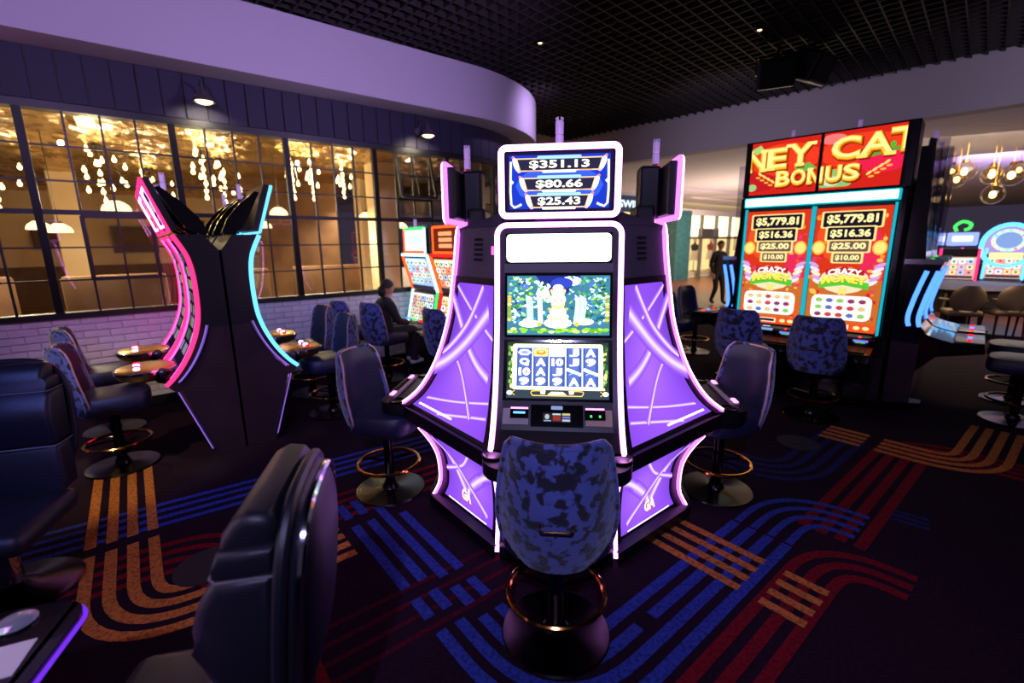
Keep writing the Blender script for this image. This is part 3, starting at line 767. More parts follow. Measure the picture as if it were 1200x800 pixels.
def reels_pic(root, O, X, Y, hw, hh):
    pc = Pic(planar(O, X, Y), .00008); R = random.Random(5)
    pc.rect(-hw, -hh, hw, hh, (.13, .18, .16))
    for i in range(60):
        s = R.choice((-1, 1)); pc.ell(s*(hw-R.uniform(.01, .03)), R.uniform(-hh*.7, hh*.85), .008, .012, R.choice(((.25, .42, .16), (.42, .58, .3), (.16, .28, .2), (.86, .85, .5))), 1., n=7)
    pc.rect(-hw, -hh, hw, -hh*.70, (.16, .20, .24))
    L, B, T = hw-.03, -hh*.66, hh*.93
    pc.rr(-L, B-.006, L, T, .012, (1., .95, .72), 1.1); pc.rect(-L+.014, B+.008, L-.014, T-.016, (.92, .97, .98), 1.1)
    gx0, gx1, gy0, gy1 = -L+.02, L-.02, B+.012, T-.02; cw = (gx1-gx0)/5; ch = (gy1-gy0)/4
    for c in range(5): pc.rect(gx0+c*cw+.003, gy0, gx0+(c+1)*cw-.003, gy1, (.22, .29, .52)); pc.rect(gx0+c*cw+.014, gy0, gx0+(c+1)*cw-.020, gy1, (.28, .36, .62))
    rows = [['*', 'o', 'M', 'J', 'A'], ['Q', 'A', '10', 'J', '9'], ['10', 'A', 'J', '/', '/'], ['9', '9', '9', 'A', 'A']]
    for r in range(4):
        for c in range(5):
            x = gx0+(c+.5)*cw; y = gy1-(r+.5)*ch; t = rows[r][c]
            if t == '*':
                pc.ell(x, y, cw*.42, ch*.34, (.88, .90, 1.), 1.2, 6); pc.ell(x, y, cw*.25, ch*.2, (.50, .52, .85), 1., 6)
            elif t == 'o':
                pc.rr(x-cw*.42, y-ch*.4, x+cw*.42, y+ch*.4, .006, (.98, .80, .45)); pc.ell(x, y, cw*.3, ch*.25, (.80, .45, .16)); pc.ell(x, y+.004, cw*.14, ch*.1, (1., .9, .6))
            elif t == 'M': pc.rr(x-cw*.42, y-ch*.42, x+cw*.42, y+ch*.42, .004, (1., .97, .84), 1.2); pc.rect(x-cw*.3, y-ch*.3, x+cw*.3, y+ch*.28, (.98, .92, .74), 1.2)
            elif t == '/': pc.strip([(x-cw*.42, y+ch*.28), (x, y), (x+cw*.42, y-ch*.28)], .016, (1., .97, .92), 1.2, n=3); pc.strip([(x-cw*.3, y-ch*.3), (x, y-ch*.1), (x+cw*.3, y-ch*.38)], .004, (.55, .72, .95), n=2)
            else:
                pc.text(t, x, y, cw*(.6 if len(t) == 1 else .7), ch*.80, (1., .96, .84), 1.2, .055)
    y = -hh*.82
    for s in (-1, 1):
        pc.strip([(s*.13, y-.012), (s*.135, y+.010), (s*.06, y+.012)], .004, (.95, .75, .32), n=3); pc.rr(s*.075-.012, y-.004, s*.075+.012, y+.014, .003, (1., .97, .88), 1.1)
        pc.ell(s*(hw-.018), y, .016, .012, (.95, .92, .85)); pc.strip([(s*(hw-.045), y+.012), (s*(hw-.03), y), (s*(hw-.045), y-.012)], .003, (.95, .75, .32), n=3)
    pc.strip([(-.13, y-.013), (.13, y-.013)], .004, (.95, .75, .32), n=2)
    pc.poly([(-.05, y-.008), (.05, y-.008), (.03, y+.008), (-.03, y+.008)], (1., .96, .82), 1.1)
    return pc.build('reels_picture', 'screen_brilliant', root)

def beacon(root, x, y, z, h=.13, r=.021):
    b = MB().lathe([(0, 0), (r*1.1, 0), (r*1.1, h*.12), (r*.9, h*.14), (r*.9, h*.16), (0, h*.16)], 16, (x, y, z)).build('beacon_base', 'brass', root, True)
    for k in range(2): MB().lathe([(0, 0), (r, 0), (r, h*.36), (r*.9, h*.385), (0, h*.385)], 16, (x, y, z+h*(.17+.42*k))).build('beacon_lens', 'beacon_white', root, True)
    mb = MB()
    for k in range(6): mb.lathe([(0, 0), (.003, 0), (.003, .012), (0, .014)], 6, (x+r*.8*math.cos(k*PI/3), y+r*.8*math.sin(k*PI/3), z+h))
    mb.build('beacon_crown', 'beacon_white', root)

def led_path(pts, root, name='led_strip', wd=.022, core='led_white', rim='led_violet'):
    MB().tube(pts, wd*.62, 8).build(name, rim, root, True)  # outer tube is the lens bloom around the strip
    P = [Vector(p) for p in pts]
    return P

def pod_machine(label, screens=True):
    root = thing('slot_machine', label, 'slot machine', PC, PYAW, 'slot machines of the purple lit pod')
    # cabinet: side profile pulled across the width
    prof = [(-r, z) for z, r in UPTS]+[(-1.0, .69), (-.96, .62)]+[(-r, z) for z, r in LPTS]+[(-.335, 0.), (-.335, 1.84)]
    MB().prism(prof, -HWD+.006, HWD-.006).build('cabinet', 'black_plastic', root)
    # edge lights: outer frame over the top, two lower bars
    def fp(x, z, o=.006):
        return Vector((x, -RU(z)-o, z))
    zt = 1.845; rc = .055; pts = [fp(-HWD, z) for z in [.725+(zt-rc-.725)*i/26 for i in range(27)]]
    pts += [Vector((-HWD+rc-rc*math.cos(a), -RU(zt)-.006, zt-rc+rc*math.sin(a))) for a in [PI/2*i/6 for i in range(1, 7)]]
    pts = pts+[Vector((-p.x, p.y, p.z)) for p in reversed(pts)]
    MB().tube(pts, .0150, 8).build('led_rim', 'led_violet', root, True)  # violet tube put in as the lens bloom around the white strip
    MB().tube([p+Vector((0, -.005, 0)) for p in pts], .0135, 10).build('led_frame', 'led_white', root, True)
    for s in (-1, 1):
        q = [Vector((s*(HWD+.002), -RL(z)-.020, z)) for z in [.56-.52*i/14 for i in range(15)]]
        MB().tube(q, .0120, 8).build('led_rim', 'led_violet', root, True)  # lens bloom of the lower bar, added as a violet tube
        MB().tube([p+Vector((0, -.004, 0)) for p in q], .0105, 10).build('led_bar', 'led_white', root, True)
    MB().rbox((0, -.84, .045), (HWD*2-.02, .08, .09), .02, 2).build('kick_plate', 'black_plastic', root, True)
    # bezel plates and screens
    def panel(z0, z1, hw, name, m, t=.008, off=.0):
        a = Vector((0, -RU(z0)-off, z0)); b = Vector((0, -RU(z1)-off, z1)); c = (a+b)/2; Y = (b-a); L = Y.length; Y.normalize(); N = Vector((1, 0, 0)).cross(Y)
        mb = MB(); vs = []
        for dz in (0, t):
            for sx, sy in ((-1, -1), (1, -1), (1, 1), (-1, 1)): vs.append(c+Vector((1, 0, 0))*hw*sx+Y*L/2*sy+N*dz)
        mb.add(vs, [(0, 3, 2, 1), (4, 5, 6, 7), (0, 1, 5, 4), (1, 2, 6, 5), (2, 3, 7, 6), (3, 0, 4, 7)])
        ob = mb.build(name, m, root); return ob, c+N*t, Y, L
    MBz, c, Y, L = panel(1.645, 1.80, .283, 'marquee', 'black_gloss', .012)
    pc = Pic(planar(c, (1, 0, 0), Y)); pc.rr(-.278, -L/2+.004, .278, L/2-.004, .022, (.97, .98, 1.), 1.5)
    for s in (-1, 1):
        for k in range(3): pc.ell(s*(.225-.012*k), .03-.014*k, .04-.012*k, .005, (.66, .70, .98), 1., rot=s*-.1)
    pc.build('marquee_picture', 'screen_brilliant', MBz)
    ob, c, Y, L = panel(1.592, 1.64, .29, 'marquee_lip', 'grey_plastic', .016)
    ob, c, Y, L = panel(1.25, 1.588, .288, 'upper_screen', 'black_gloss', .006)
    if screens: jungle_pic(ob, c, (1, 0, 0), Y, .275, L/2-.012)
    ob, c, Y, L = panel(.930, 1.235, .29, 'lower_screen', 'black_gloss', .006)
    if screens: reels_pic(ob, c, (1, 0, 0), Y, .270, L/2-.014)
    # note acceptor, player display and card reader
    ob, c, Y, L = panel(.800, .925, .288, 'reader_panel', 'black_plastic', .010)
    N = Vector((1, 0, 0)).cross(Y); mp = planar(c, (1, 0, 0), Y)
    def plate(x, y, sx, sy, t, name, m, parent):
        vs = [mp(x+a*sx/2, y+b*sy/2, o) for o in (0, t) for a, b in ((-1, -1), (1, -1), (1, 1), (-1, 1))]
        return MB().add(vs, [(0, 3, 2, 1), (4, 5, 6, 7), (0, 1, 5, 4), (1, 2, 6, 5), (2, 3, 7, 6), (3, 0, 4, 7)]).build(name, m, parent)
    plate(-.215, -.005, .135, .085, .004, 'reader_backing', 'pale_panel', ob); plate(.215, -.005, .135, .085, .004, 'reader_backing', 'tan_panel', ob)
    nr = plate(-.195, .008, .095, .050, .016, 'note_acceptor', 'black_gloss', ob)
    plate(-.195, .036, .09, .009, .018, 'acceptor_light', 'led_magenta', ob); plate(-.195, .012, .062, .010, .018, 'acceptor_slot', 'led_cyan', ob)
    plate(.195, .008, .105, .055, .016, 'card_reader', 'black_gloss', ob); plate(.195, .038, .095, .009, .018, 'reader_light', 'led_magenta', ob)
    for x in (.175, .22): plate(x, 0, .010, .012, .018, 'reader_lamp', 'led_green', ob)
    plate(0, .0, .27, .115, .013, 'player_display', 'black_gloss', ob)
    pc = Pic(planar(mp(0, 0, .0131), (1, 0, 0), Y), .0001, .0004); pc.rr(-.03, .032, .03, .052, .004, (.55, .62, .85)); pc.rect(-.072, -.034, .072, .014, (.16, .16, .2))
    pc.ell(-.05, -.006, .012, .014, (.75, .78, .8)); pc.rect(-.02, -.026, .02, .0, (.62, .22, .2)); pc.rect(-.022, .003, .02, .012, (.8, .85, .9))
    for k in range(3): pc.rect(.028, -.03+.016*k, .068, -.019+.016*k, ((.75, .78, .9), (.45, .5, .8), (.85, .8, .55))[k])
    pc.rect(-.066, -.030, -.03, -.024, (.6, .7, .9)); pc.build('display_picture', 'screen_picture', ob)
    # button deck
    dk = MB(); out = rounded([(-.36, -.98, 0), (-.365, -1.10, 0), (-.30, -1.19, 0), (.30, -1.19, 0), (.365, -1.10, 0), (.36, -.98, 0)], .05, 4)
    dk.prism([(p.x, p.y) for p in out]+[(.33, -.86), (-.33, -.86)], .655, .725, 'z')
    deck = dk.build('button_deck', 'black_plastic', root)
    MB().rbox((0, -1.125, .735), (.46, .06, .022), .008, 2).build('button_strip', 'pale_panel', deck, True)
    for k in range(6): MB().rbox((-.12+.048*k, -1.13, .748), (.036, .032, .010), .004, 1).build('play_button', 'black_gloss', deck)
    for s in (-1, 1):
        MB().rbox((s*.20, -1.13, .748), (.07, .03, .012), .004, 1).build('play_button', 'led_magenta', deck)
        MB().lathe([(.040, 0), (.054, .002), (.056, .010), (.050, .012), (.044, .006), (.036, .004)], 20, (s*.31, -1.06, .726)).build('cup_ring', 'dark_chrome', deck, True)
    led = [Vector((p.x, p.y-.004, .69)) for p in out]
    # topper: neck, screen box, light frame, beacon
    MB().rbox((0, -.53, 1.90), (.26, .12, .14), .02, 2).build('topper_neck', 'black_plastic', root)
    MB().rbox((0, -.655, 2.0525), (.56, .06, .30), .012, 2).build('topper', 'black_plastic', root)
    MB().rbox((0, -.56, 2.05), (.15, .13, .32), .02, 2).build('topper_post', 'black_plastic', root)
    x, z0, z1, r = .293, 1.888, 2.217, .028
    fr = []
    for cx, cz, a0 in ((x-r, z0+r, -90), (x-r, z1-r, 0), (-x+r, z1-r, 90), (-x+r, z0+r, 180)):
        for k in range(6):
            a = math.radians(a0+18*k); fr.append(Vector((cx+r*math.cos(a), -.685, cz+r*math.sin(a))))
    MB().tube(fr, .0175, 8, closed=True).build('topper_led_rim', 'led_violet', root, True)  # violet lens bloom of the topper frame, built as a tube
    MB().tube([p+Vector((0, -.005, 0)) for p in fr], .0160, 10, closed=True).build('topper_led', 'led_white', root, True)
    sc = MB().box((0, -.686, 2.0525), (.56, .006, .30)).build('topper_screen', 'black_gloss', root)
    if screens: jackpot_pic(sc, -.690)
    beacon(root, .0, -.60, 2.20, .16)
    return root
pod_c = pod_machine('centre slot machine facing us with jackpot topper and bright white light frame')
pod_l = copy_tree(pod_c); pod_l.rotation_euler = (0, 0, PYAW-PI/2); pod_l['label'] = 'pod slot machine turned left, seen edge-on behind the left purple panel'
pod_r = copy_tree(pod_c); pod_r.rotation_euler = (0, 0, PYAW+PI/2); pod_r['label'] = 'pod slot machine turned right, seen edge-on behind the right purple panel'

# ---- lit infill panels between the machines
def infill(sg, label):
    root = thing('pod_divider', label, 'light panel', PC, PYAW, 'purple lit panels of the slot pod')
    def ed(z, up):                                   # the two edges in pod space
        r = (RU if up else RL)(z); return Vector((sg*HWD, -r, z)), Vector((sg*r, -HWD, z))
    def surf(z, t, off, up):
        a, b = ed(z, up); p = a.lerp(b, t); n = Vector((sg*.7071, -.7071, 0)); return p+n*off
    # frames
    def band(name, m, z0, z1, up, t0, t1, off, n=14, th=.03):
        mb = MB(); mb.grid(lambda i, j: surf(z0+(z1-z0)*j, t0+(t1-t0)*i, off, up), 2, n); mb.grid(lambda i, j: surf(z0+(z1-z0)*j, t0+(t1-t0)*i, off-th, up), 2, n, True)
        for tt in (t0, t1): mb.grid(lambda i, j, tt=tt: surf(z0+(z1-z0)*j, tt, off-th*i, up), 1, n)
        for zz in (z0, z1): mb.grid(lambda i, j, zz=zz: surf(zz, t0+(t1-t0)*j, off-th*i, up), 1, 2)
        return mb.build(name, m, root)
    band('shoulder', 'grey_plastic', 1.56, 1.84, True, 0., 1., -.004)
    for k in range(5):
        MB().grid(lambda i, j, k=k: surf(1.655+.028*k+.013*j, .34+.22*i, .003-.004*j, True), 3, 1).build('vent_slot', 'void_black', root)
    if sg < 0: MB().grid(lambda i, j: surf(1.69+.045*j, .03+.1*i, .003, True), 1, 1).build('light_patch', 'led_hot', root)
    up = band('upper_panel', 'black_plastic', .72, 1.56, True, 0., 1., -.012)
    band('stile', 'black_plastic', .72, 1.56, True, 0., .07, .004); band('stile', 'black_plastic', .72, 1.56, True, .93, 1., .004); band('top_rail', 'black_plastic', 1.525, 1.56, True, .05, .95, .004, 3)
    lo = band('lower_panel', 'black_plastic', .06, .60, False, 0., 1., -.012)
    band('stile', 'black_plastic', .06, .60, False, 0., .08, .004); band('stile', 'black_plastic', .06, .60, False, .92, 1., .004)
    # projecting shelf rail between the two
    mb = MB(); a0, b0 = ed(.715, True); a1, b1 = ed(.60, False); n = Vector((sg*.7071, -.7071, 0))
    vs = [a0+n*.012, b0+n*.012, b1+n*.02, a1+n*.02, a0-n*.1, b0-n*.1, b1-n*.1, a1-n*.1]
    vs = [a0+n*.012, b0+n*.012, Vector((b0.x, b0.y, .63))+n*.012, Vector((a0.x, a0.y, .63))+n*.012, b1+n*.0, a1+n*.0]
    mb.add(vs, [(0, 1, 2, 3), (3, 2, 4, 5)]); mb.add([a0-n*.05, b0-n*.05, b0+n*.012, a0+n*.012], [(0, 1, 2, 3)]); mb.build('shelf_rail', 'black_plastic', root)
    mb = MB(); a0, b0 = ed(0., False); mb.add([a0+n*.02, b0+n*.02, b0+n*.02+Vector((0, 0, .075)), a0+n*.02+Vector((0, 0, .075)), a0-n*.05+Vector((0, 0, .085)), b0-n*.05+Vector((0, 0, .085))], [(0, 1, 2, 3), (3, 2, 5, 4)]); mb.build('kick_rail', 'black_plastic', root)
    # backlit print with crossing light streaks; u across (0 at the centre machine), v up
    H0, H1 = .735, 1.52
    def mp(u, v, off):
        z = min(max(v, H0), H1); t = min(max(u, .075), .925); return surf(z, t, off, True)
    def bg(pc, z0, z1, nu, nv, f):
        pc._n()
        for j in range(nv):
            for i in range(nu):
                t0, t1 = .075+.85*i/nu, .075+.85*(i+1)/nu; a, b = z0+(z1-z0)*j/nv, z0+(z1-z0)*(j+1)/nv
                pc.mb.add([pc.mp(t0, a, pc.off), pc.mp(t1, a, pc.off), pc.mp(t1, b, pc.off), pc.mp(t0, b, pc.off)], [(0, 1, 2, 3)], f((t0+t1)/2, (j+.5)/nv))
    def tone(t, v):
        k = .78+.22*math.cos(3*(t-.45))+.10*math.sin(5*v+2*t); c = lin((.55, .30, .93)); h = .20*math.exp(-((t-.45)/.3)**2-((v-.45)/.35)**2); return tuple(x*k+h*q for x, q in zip(c, (.7, .35, .9)))
    pc = Pic(mp, .0012, -.010); bg(pc, H0, H1, 18, 34, tone)
    def streak(pts, w, g=1.):
        for k, c in ((2.4, (.56, .31, .95)), (1.9, (.63, .40, .98)), (1.4, (.72, .52, 1.)), (.95, (.82, .66, 1.)), (.5, (.95, .86, 1.))): pc.strip(pts, w*k, c, 1., n=10)
    W = .055
    streak([(.93, 1.50), (.5, 1.35), (.08, 1.22)], W*.30); streak([(.85, .80), (.5, .84), (.08, .90)], W*.18); streak([(.6, .755), (.3, .80), (.08, .83)], W*.18)
    streak([(.70, 1.09), (.56, 1.03), (.42, .94), (.25, .80)], W*.26)
    streak([(.93, 1.43), (.66, 1.27), (.45, 1.15), (.26, 1.07), (.08, 1.02)], W*.62)
    streak([(.22, 1.52), (.40, 1.385), (.56, 1.27), (.90, 1.08)], W*.55)
    streak([(.08, 1.38), (.28, 1.29), (.5, 1.18), (.75, 1.065), (.93, 1.00)], W*.95)
    pc.strip([(.40, .775), (.84, .775)], .010, (1., .95, 1.), 1.3, n=6)
    pc.build('panel_picture', 'panel_picture', up)
    G0, G1 = .10, .575
    def mp2(u, v, off):
        z = min(max(v, G0), G1); t = min(max(u, .09), .91); return surf(z, t, off, False)
    pc = Pic(mp2, .0012, -.010); bg(pc, G0, G1, 16, 22, tone)
    streak([(.12, .44), (.35, .33), (.5, .24), (.55, .16)], W*.8); streak([(.80, .42), (.66, .30), (.55, .22)], W*.8); streak([(.3, .56), (.55, .40), (.9, .30)], W*.3, .8); streak([(.9, .52), (.5, .30), (.15, .16)], W*.35, .8)
    pc.strip([(.15, .125), (.80, .125)], .007, (1., .95, 1.), 1.3, n=6)
    wr = 1. if sg > 0 else -1.
    def logo(dx, dz, c, g): pc.text('GA', .50+dx, .205+dz, .17*wr, .07, c, g, .05)
    logo(.012, -.008, (.90, .25, .15), 1.); logo(0, 0, (1., .97, .9), 1.3)
    pc.build('panel_picture', 'panel_picture', lo)
    # neon edge of the far side
    return root
infill(-1, 'purple backlit panel with crossing light streaks left of the centre machine')
infill(1, 'purple backlit panel with crossing light streaks right of the centre machine')
root = thing('pod_roof', 'dark sloping roof cap joining the pod machines', 'roof cap', PC, PYAW)
mb = MB(); R0 = .60; h = HWD; ring = [(h, -R0), (R0, -h), (R0, h), (h, R0), (-h, R0), (-R0, h), (-R0, -h), (-h, -R0)]
vs = [(x, y, 1.84) for x, y in ring]+[(x*.62, y*.62, 1.93) for x, y in ring]; mb.add(vs, [tuple(8+i for i in range(8))]+[(i, (i+1) % 8, 8+(i+1) % 8, 8+i) for i in range(8)])
mb.build('cap', 'grey_plastic', root)
MB().prism([(x*.8, y*.8) for x, y in ((.33, -.33), (.33, .6), (-.33, .6), (-.33, -.33))], 0., 1.84, 'z').build('core', 'black_plastic', root)

# ================================================================== STOOLS
def stool_parts(root, far=False):
    MB().lathe([(0, 0), (.242, 0), (.248, .005), (.242, .012), (.10, .020), (.06, .026), (.045, .05), (.045, .07), (0, .07)], 40).build('base_plate', 'dark_chrome', root, True)
    MB().cyl((0, 0, .04), (0, 0, .52), .034, 18).build('column', 'dark_chrome', root, True)
    ring = MB(); ring.tube([(.215*math.cos(2*PI*i/40), .215*math.sin(2*PI*i/40), .215) for i in range(40)], .013, 8, True)
    fr = ring.build('foot_ring', 'brass', root, True)
    sp = MB()
    for k in range(3):
        a = PI/2+2*PI*k/3; sp.cyl((.03*math.cos(a), .03*math.sin(a), .225), (.21*math.cos(a), .21*math.sin(a), .215), .008, 6)
    sp.build('ring_spoke', 'dark_chrome', fr)
    # seat cushion
    def sup(a, rx, ry, e=.55):
        c, s = math.cos(a), math.sin(a); return rx*math.copysign(abs(c)**e, c), ry*math.copysign(abs(s)**e, s)
    mb = MB(); vs = []; fs = []; pr = [(0, .49), (.90, .49), (.98, .51), (1., .55), (.985, .60), (.93, .625), (.75, .64), (0, .645)]; n = 32
    for sc, z in pr:
        for i in range(n):
            x, y = sup(2*PI*i/n, .235*max(sc, .001), .23*max(sc, .001)); vs.append((x, y-.03, z))
    for j in range(len(pr)-1):
        for i in range(n): fs.append((j*n+i, j*n+(i+1) % n, (j+1)*n+(i+1) % n, (j+1)*n+i))
    mb.add(vs, fs); mb.build('seat', 'leather_navy', root, True)
    # backrest: velvet shell behind, leather pad in front, piping between
    def bw(v):
        P = [(0, .15), (.04, .19), (.14, .222), (.34, .236), (.55, .228), (.8, .206), (.93, .192), (.98, .18), (1., .165)]
        for (a, x), (b, y) in zip(P[:-1], P[1:]):
            if a <= v <= b: return x+(y-x)*(v-a)/(b-a)
        return .14
    def bp(u, v, th):                                  # u -1..1, v 0..1
        x = bw(v)*u; z = .50+.53*v
        y = .205+.075*v-.125*(abs(x)/.23)**2+.03*math.sin(PI*min(v*1.2, 1.))
        return Vector((x, y+th*(1-.8*abs(u)**6)*(1-.5*max(0, v-.9)*10), z))
    NU, NV = 14, 16
    MB().grid(lambda i, j: bp(2*i-1, j, .05), NU, NV).build('backrest', 'velvet', root, True)
    MB().grid(lambda i, j: bp(2*i-1, j, -.035)+Vector((0, -.0, 0)), NU, NV, True).build('back_cushion', 'leather_navy', root, True)
    rim = [bp(-1, k/NV, .0) for k in range(NV+1)]+[bp(-1+2*k/8, 1, .0) for k in range(1, 8)]+[bp(1, 1-k/NV, 0.) for k in range(NV+1)]+[bp(1-2*k/8, 0, 0.) for k in range(1, 8)]
    MB().tube(rim, .016, 8, True).build('edge_band', 'velvet', root, True)
    MB().tube([p+Vector((0, -.012, 0))+Vector((math.copysign(.008, p.x), 0, .004)) for p in rim], .0065, 6, True).build('piping', 'piping', root, True)
    q = bp(0, .46, .05).y
    mb = MB(); mb.tube(rounded([(-.06, q-.01, .742), (-.06, q+.028, .742), (.06, q+.028, .742), (.06, q-.01, .742)], .015, 3), .0042, 8); mb.build('pull_handle', 'brass', root, True)
STOOL = thing('bar_stool', 'blue crushed velvet stool with brass handle at the centre machine', 'stool', (.185, 1.80, .003), face((math.sin(.105), math.cos(.105))), 'casino stools')
stool_parts(STOOL)
def stool(x, y, f, label):
    o = copy_tree(STOOL); o.location = (x, y, .003); o.rotation_euler = (0, 0, face(f)); o['label'] = label; return o
stool(-.90, 3.08, (.96, -.28), 'navy stool with velvet back at the left of the purple pod')
stool(1.45, 3.02, (-.97, -.25), 'navy stool with velvet back at the right of the purple pod')

# ================================================================== CURVED TWIN BANK ON THE LEFT
CU = [(1.845, .300), (1.68, .225), (1.50, .200), (1.25, .205), (1.10, .230), (.95, .285), (.82, .355), (.72, .43), (.65, .50)]
CF, CPTS = interp(CU)
def curved_machine(label, led, led2):
    root = thing('curved_slot_machine', label, 'slot machine', (0, 0, 0), 0, 'curved slot machines back to back')
    hw = .38
    prof_up = [(-r+.015, z) for z, r in CPTS if z > 1.10]+[(-.215, 1.10), (-.01, 1.10), (-.01, 1.72), (-.10, 1.845)]
    MB().prism(prof_up, -hw, hw).build('upper_cabinet', 'black_plastic', root)
    prof_lo = [(-.215, 1.10)]+[(-r+.015, z) for z, r in CPTS if z <= 1.09]+[(-.44, .60), (-.24, .0), (-.01, 0), (-.01, 1.10)]
    MB().prism(prof_lo, -hw, hw).build('lower_cabinet', 'brown_laminate', root)
    for s in (-1, 1):
        pts = [Vector((s*(hw-.012), -CF(z)-.006, z)) for z in [.66+1.18*i/30 for i in range(31)]]
        MB().tube(pts, .017, 8).build('led_edge', led, root, True)
        q = [Vector((s*(hw+.004), -CF(z)+.075, z)) for z in [.68+.44*i/10 for i in range(11)]]
        MB().tube(q, .012, 6).build('trim_strip', 'chrome', root, True)
        MB().tube([Vector((s*(hw+.004), -.405, .60)), Vector((s*(hw+.004), -.235, .06))], .010, 6).build('trim_strip', 'chrome', root, True)
        q = [Vector((s*(hw+.008), -CF(z)+.055, z)) for z in [.68+.44*i/10 for i in range(11)]]
        MB().tube(q, .005, 6).build('side_led', 'trim_glow', root, True)  # glowing line stands in for the lavender highlight on the chrome trim
        MB().tube([Vector((s*(hw+.008), -.425, .60)), Vector((s*(hw+.008), -.255, .06))], .004, 6).build('side_led', 'trim_glow', root, True)
    for s in (-.10, .10):
        pts = [Vector((s*3.1, -CF(z)-.010, z)) for z in [.70+1.12*i/26 for i in range(27)]]
        MB().tube(pts, .008, 6).build('screen_led', led2, root, True)
    def mp(u, v, off):
        z = min(max(v, .70), 1.80); return Vector((u, -CF(z)-.001-off, z))
    pc = Pic(mp, .0004, .002); R = random.Random(11); n = 22
    for j in range(n):
        a, b = .72+1.08*j/n, .72+1.08*(j+1)/n; pc.off += .00001
        c = (.10, .08, .16) if j % 8 else (.32, .16, .42)
        pc.mb.add([mp(-.29, a, pc.off), mp(.29, a, pc.off), mp(.29, b, pc.off), mp(-.29, b, pc.off)], [(0, 1, 2, 3)], lin(c))
    for r in range(8):
        for c in range(5): pc.rr(-.25+.1*c+.01, .85+.11*r, -.25+.1*c+.09, .85+.11*r+.08, .015, R.choice(((.62, .66, .5), (.35, .5, .3), (.6, .3, .36), (.66, .64, .72), (.25, .25, .4))), .8)
    pc.build('curved_screen', 'screen_picture', root)
    # topper leaning forward
    a = Vector((0, -.305, 1.872)); b = Vector((0, -.43, 2.25)); Y = (b-a); L = Y.length; Y.normalize(); N = Vector((1, 0, 0)).cross(Y); c = (a+b)/2
    def slab(w, l, t, o, name, m, parent=root, sh=0.):
        vs = [c+Vector((1, 0, 0))*w*sx+Y*(l/2*sy+sh)+N*(o+dz) for dz in (-t/2, t/2) for sx, sy in ((-1, -1), (1, -1), (1, 1), (-1, 1))]
        return MB().add(vs, [(0, 3, 2, 1), (4, 5, 6, 7), (0, 1, 5, 4), (1, 2, 6, 5), (2, 3, 7, 6), (3, 0, 4, 7)]).build(name, m, parent)
    tp = slab(.35, L, .05, -.02, 'topper', 'black_plastic')
    fr = [c+Vector((sx*.355, 0, 0))+Y*(sy*L/2)+N*.012 for sx, sy in ((-1, -1), (1, -1), (1, 1), (-1, 1))]
    MB().tube(fr+[fr[0]], .013, 6).build('topper_led', led, tp, False)
    fr = [c+Vector((sx*.30, 0, 0))+Y*(sy*L*.38)+N*.012 for sx, sy in ((-1, -1), (1, -1), (1, 1), (-1, 1))]
    MB().tube(fr+[fr[0]], .010, 6).build('topper_led', 'led_white', tp, False)
    pc = Pic(planar(c+N*.006, (1, 0, 0), Y)); pc.rect(-.29, -.13, .29, .13, (.30, .10, .25)); pc.rr(-.2, -.03, .2, .06, .02, (.9, .7, .75)); pc.rect(-.25, -.10, .25, -.06, (.75, .3, .45)); pc.build('topper_picture', 'screen_picture', tp)
    for s in (-1, 1):                                  # swept fins carrying the topper
        x = s*.26; P = [(-.10, 1.84), (-.20, 1.90), (-.27, 2.02), (-.36, 2.20), (-.33, 2.21), (-.20, 2.10), (-.10, 1.98), (-.04, 1.86)]
        MB().prism(P, x-.02, x+.02).build('topper_fin', 'black_gloss', root)
    MB().tube(spline([(-.2, -.14, 1.85), (-.2, -.16, 1.95), (0, -.15, 1.98), (.2, -.16, 1.95), (.2, -.14, 1.85)], 5), .022, 8).build('carry_bar', 'black_gloss', root, True)
    beacon(root, .24, -.30, 2.16, .14, .019)
    # round gold deck with chrome rim
    dk = MB().lathe([(0, -.07), (.12, -.065), (.19, -.04), (.215, .0), (.212, .035), (.19, .05), (0, .05)], 32, (0, -.60, .725)); d = dk.build('round_deck', 'gold_deck', root, True)
    MB().lathe([(.205, .0), (.222, .01), (.224, .03), (.21, .04)], 32, (0, -.60, .725)).build('deck_rim', 'chrome', d, True)
    MB().rbox((0, -.47, .70), (.5, .16, .12), .03, 2, rx=-.35).build('deck_neck', 'dark_chrome', root, True)
    for k in range(4): MB().lathe([(0, 0), (.022, 0), (.022, .012), (.016, .018), (0, .018)], 14, (-.12+.08*k, -.665, .775)).build('deck_button', ('led_red', 'led_white', 'crystal', 'led_white')[k], d, True)
    return root
MIDS = .575
cm_l = curved_machine('nearer curved slot with pink red lights, facing the left windows', 'led_pink', 'led_hot')
cm_r = curved_machine('nearer curved slot with blue light edge, facing right towards empty stools', 'led_cyan', 'led_blue')
def put(o, loc, f, label=None):
    o.location = loc; o.rotation_euler = (0, 0, face(f))
    if label: o['label'] = label
    return o
put(cm_l, SD(MIDS, 4.86, .003), -W2); put(cm_r, SD(MIDS, 4.86, .003), W2)
put(copy_tree(cm_l), SD(MIDS, 5.76, .003), -W2, 'farther curved slot with pink red lights, behind the nearer pink one')
put(copy_tree(cm_r), SD(MIDS, 5.76, .003), W2, 'farther curved slot with blue light edge, behind the nearer blue one')

def sd2(s, d): p = SD(s, d); return p.x, p.y
stool(-3.21, 3.51, (.80, .60), 'navy stool with gold ring at the nearer pink lit curved slot')
stool(*sd2(-.35, 5.80), (.74, .67), 'navy stool with gold ring at the farther pink lit curved slot')
stool(*sd2(1.46, 4.85), (-.80, -.60), 'nearer navy stool at the blue lit curved slots')
stool(*sd2(1.50, 5.70), (-.74, -.67), 'farther navy stool at the blue lit curved slots')

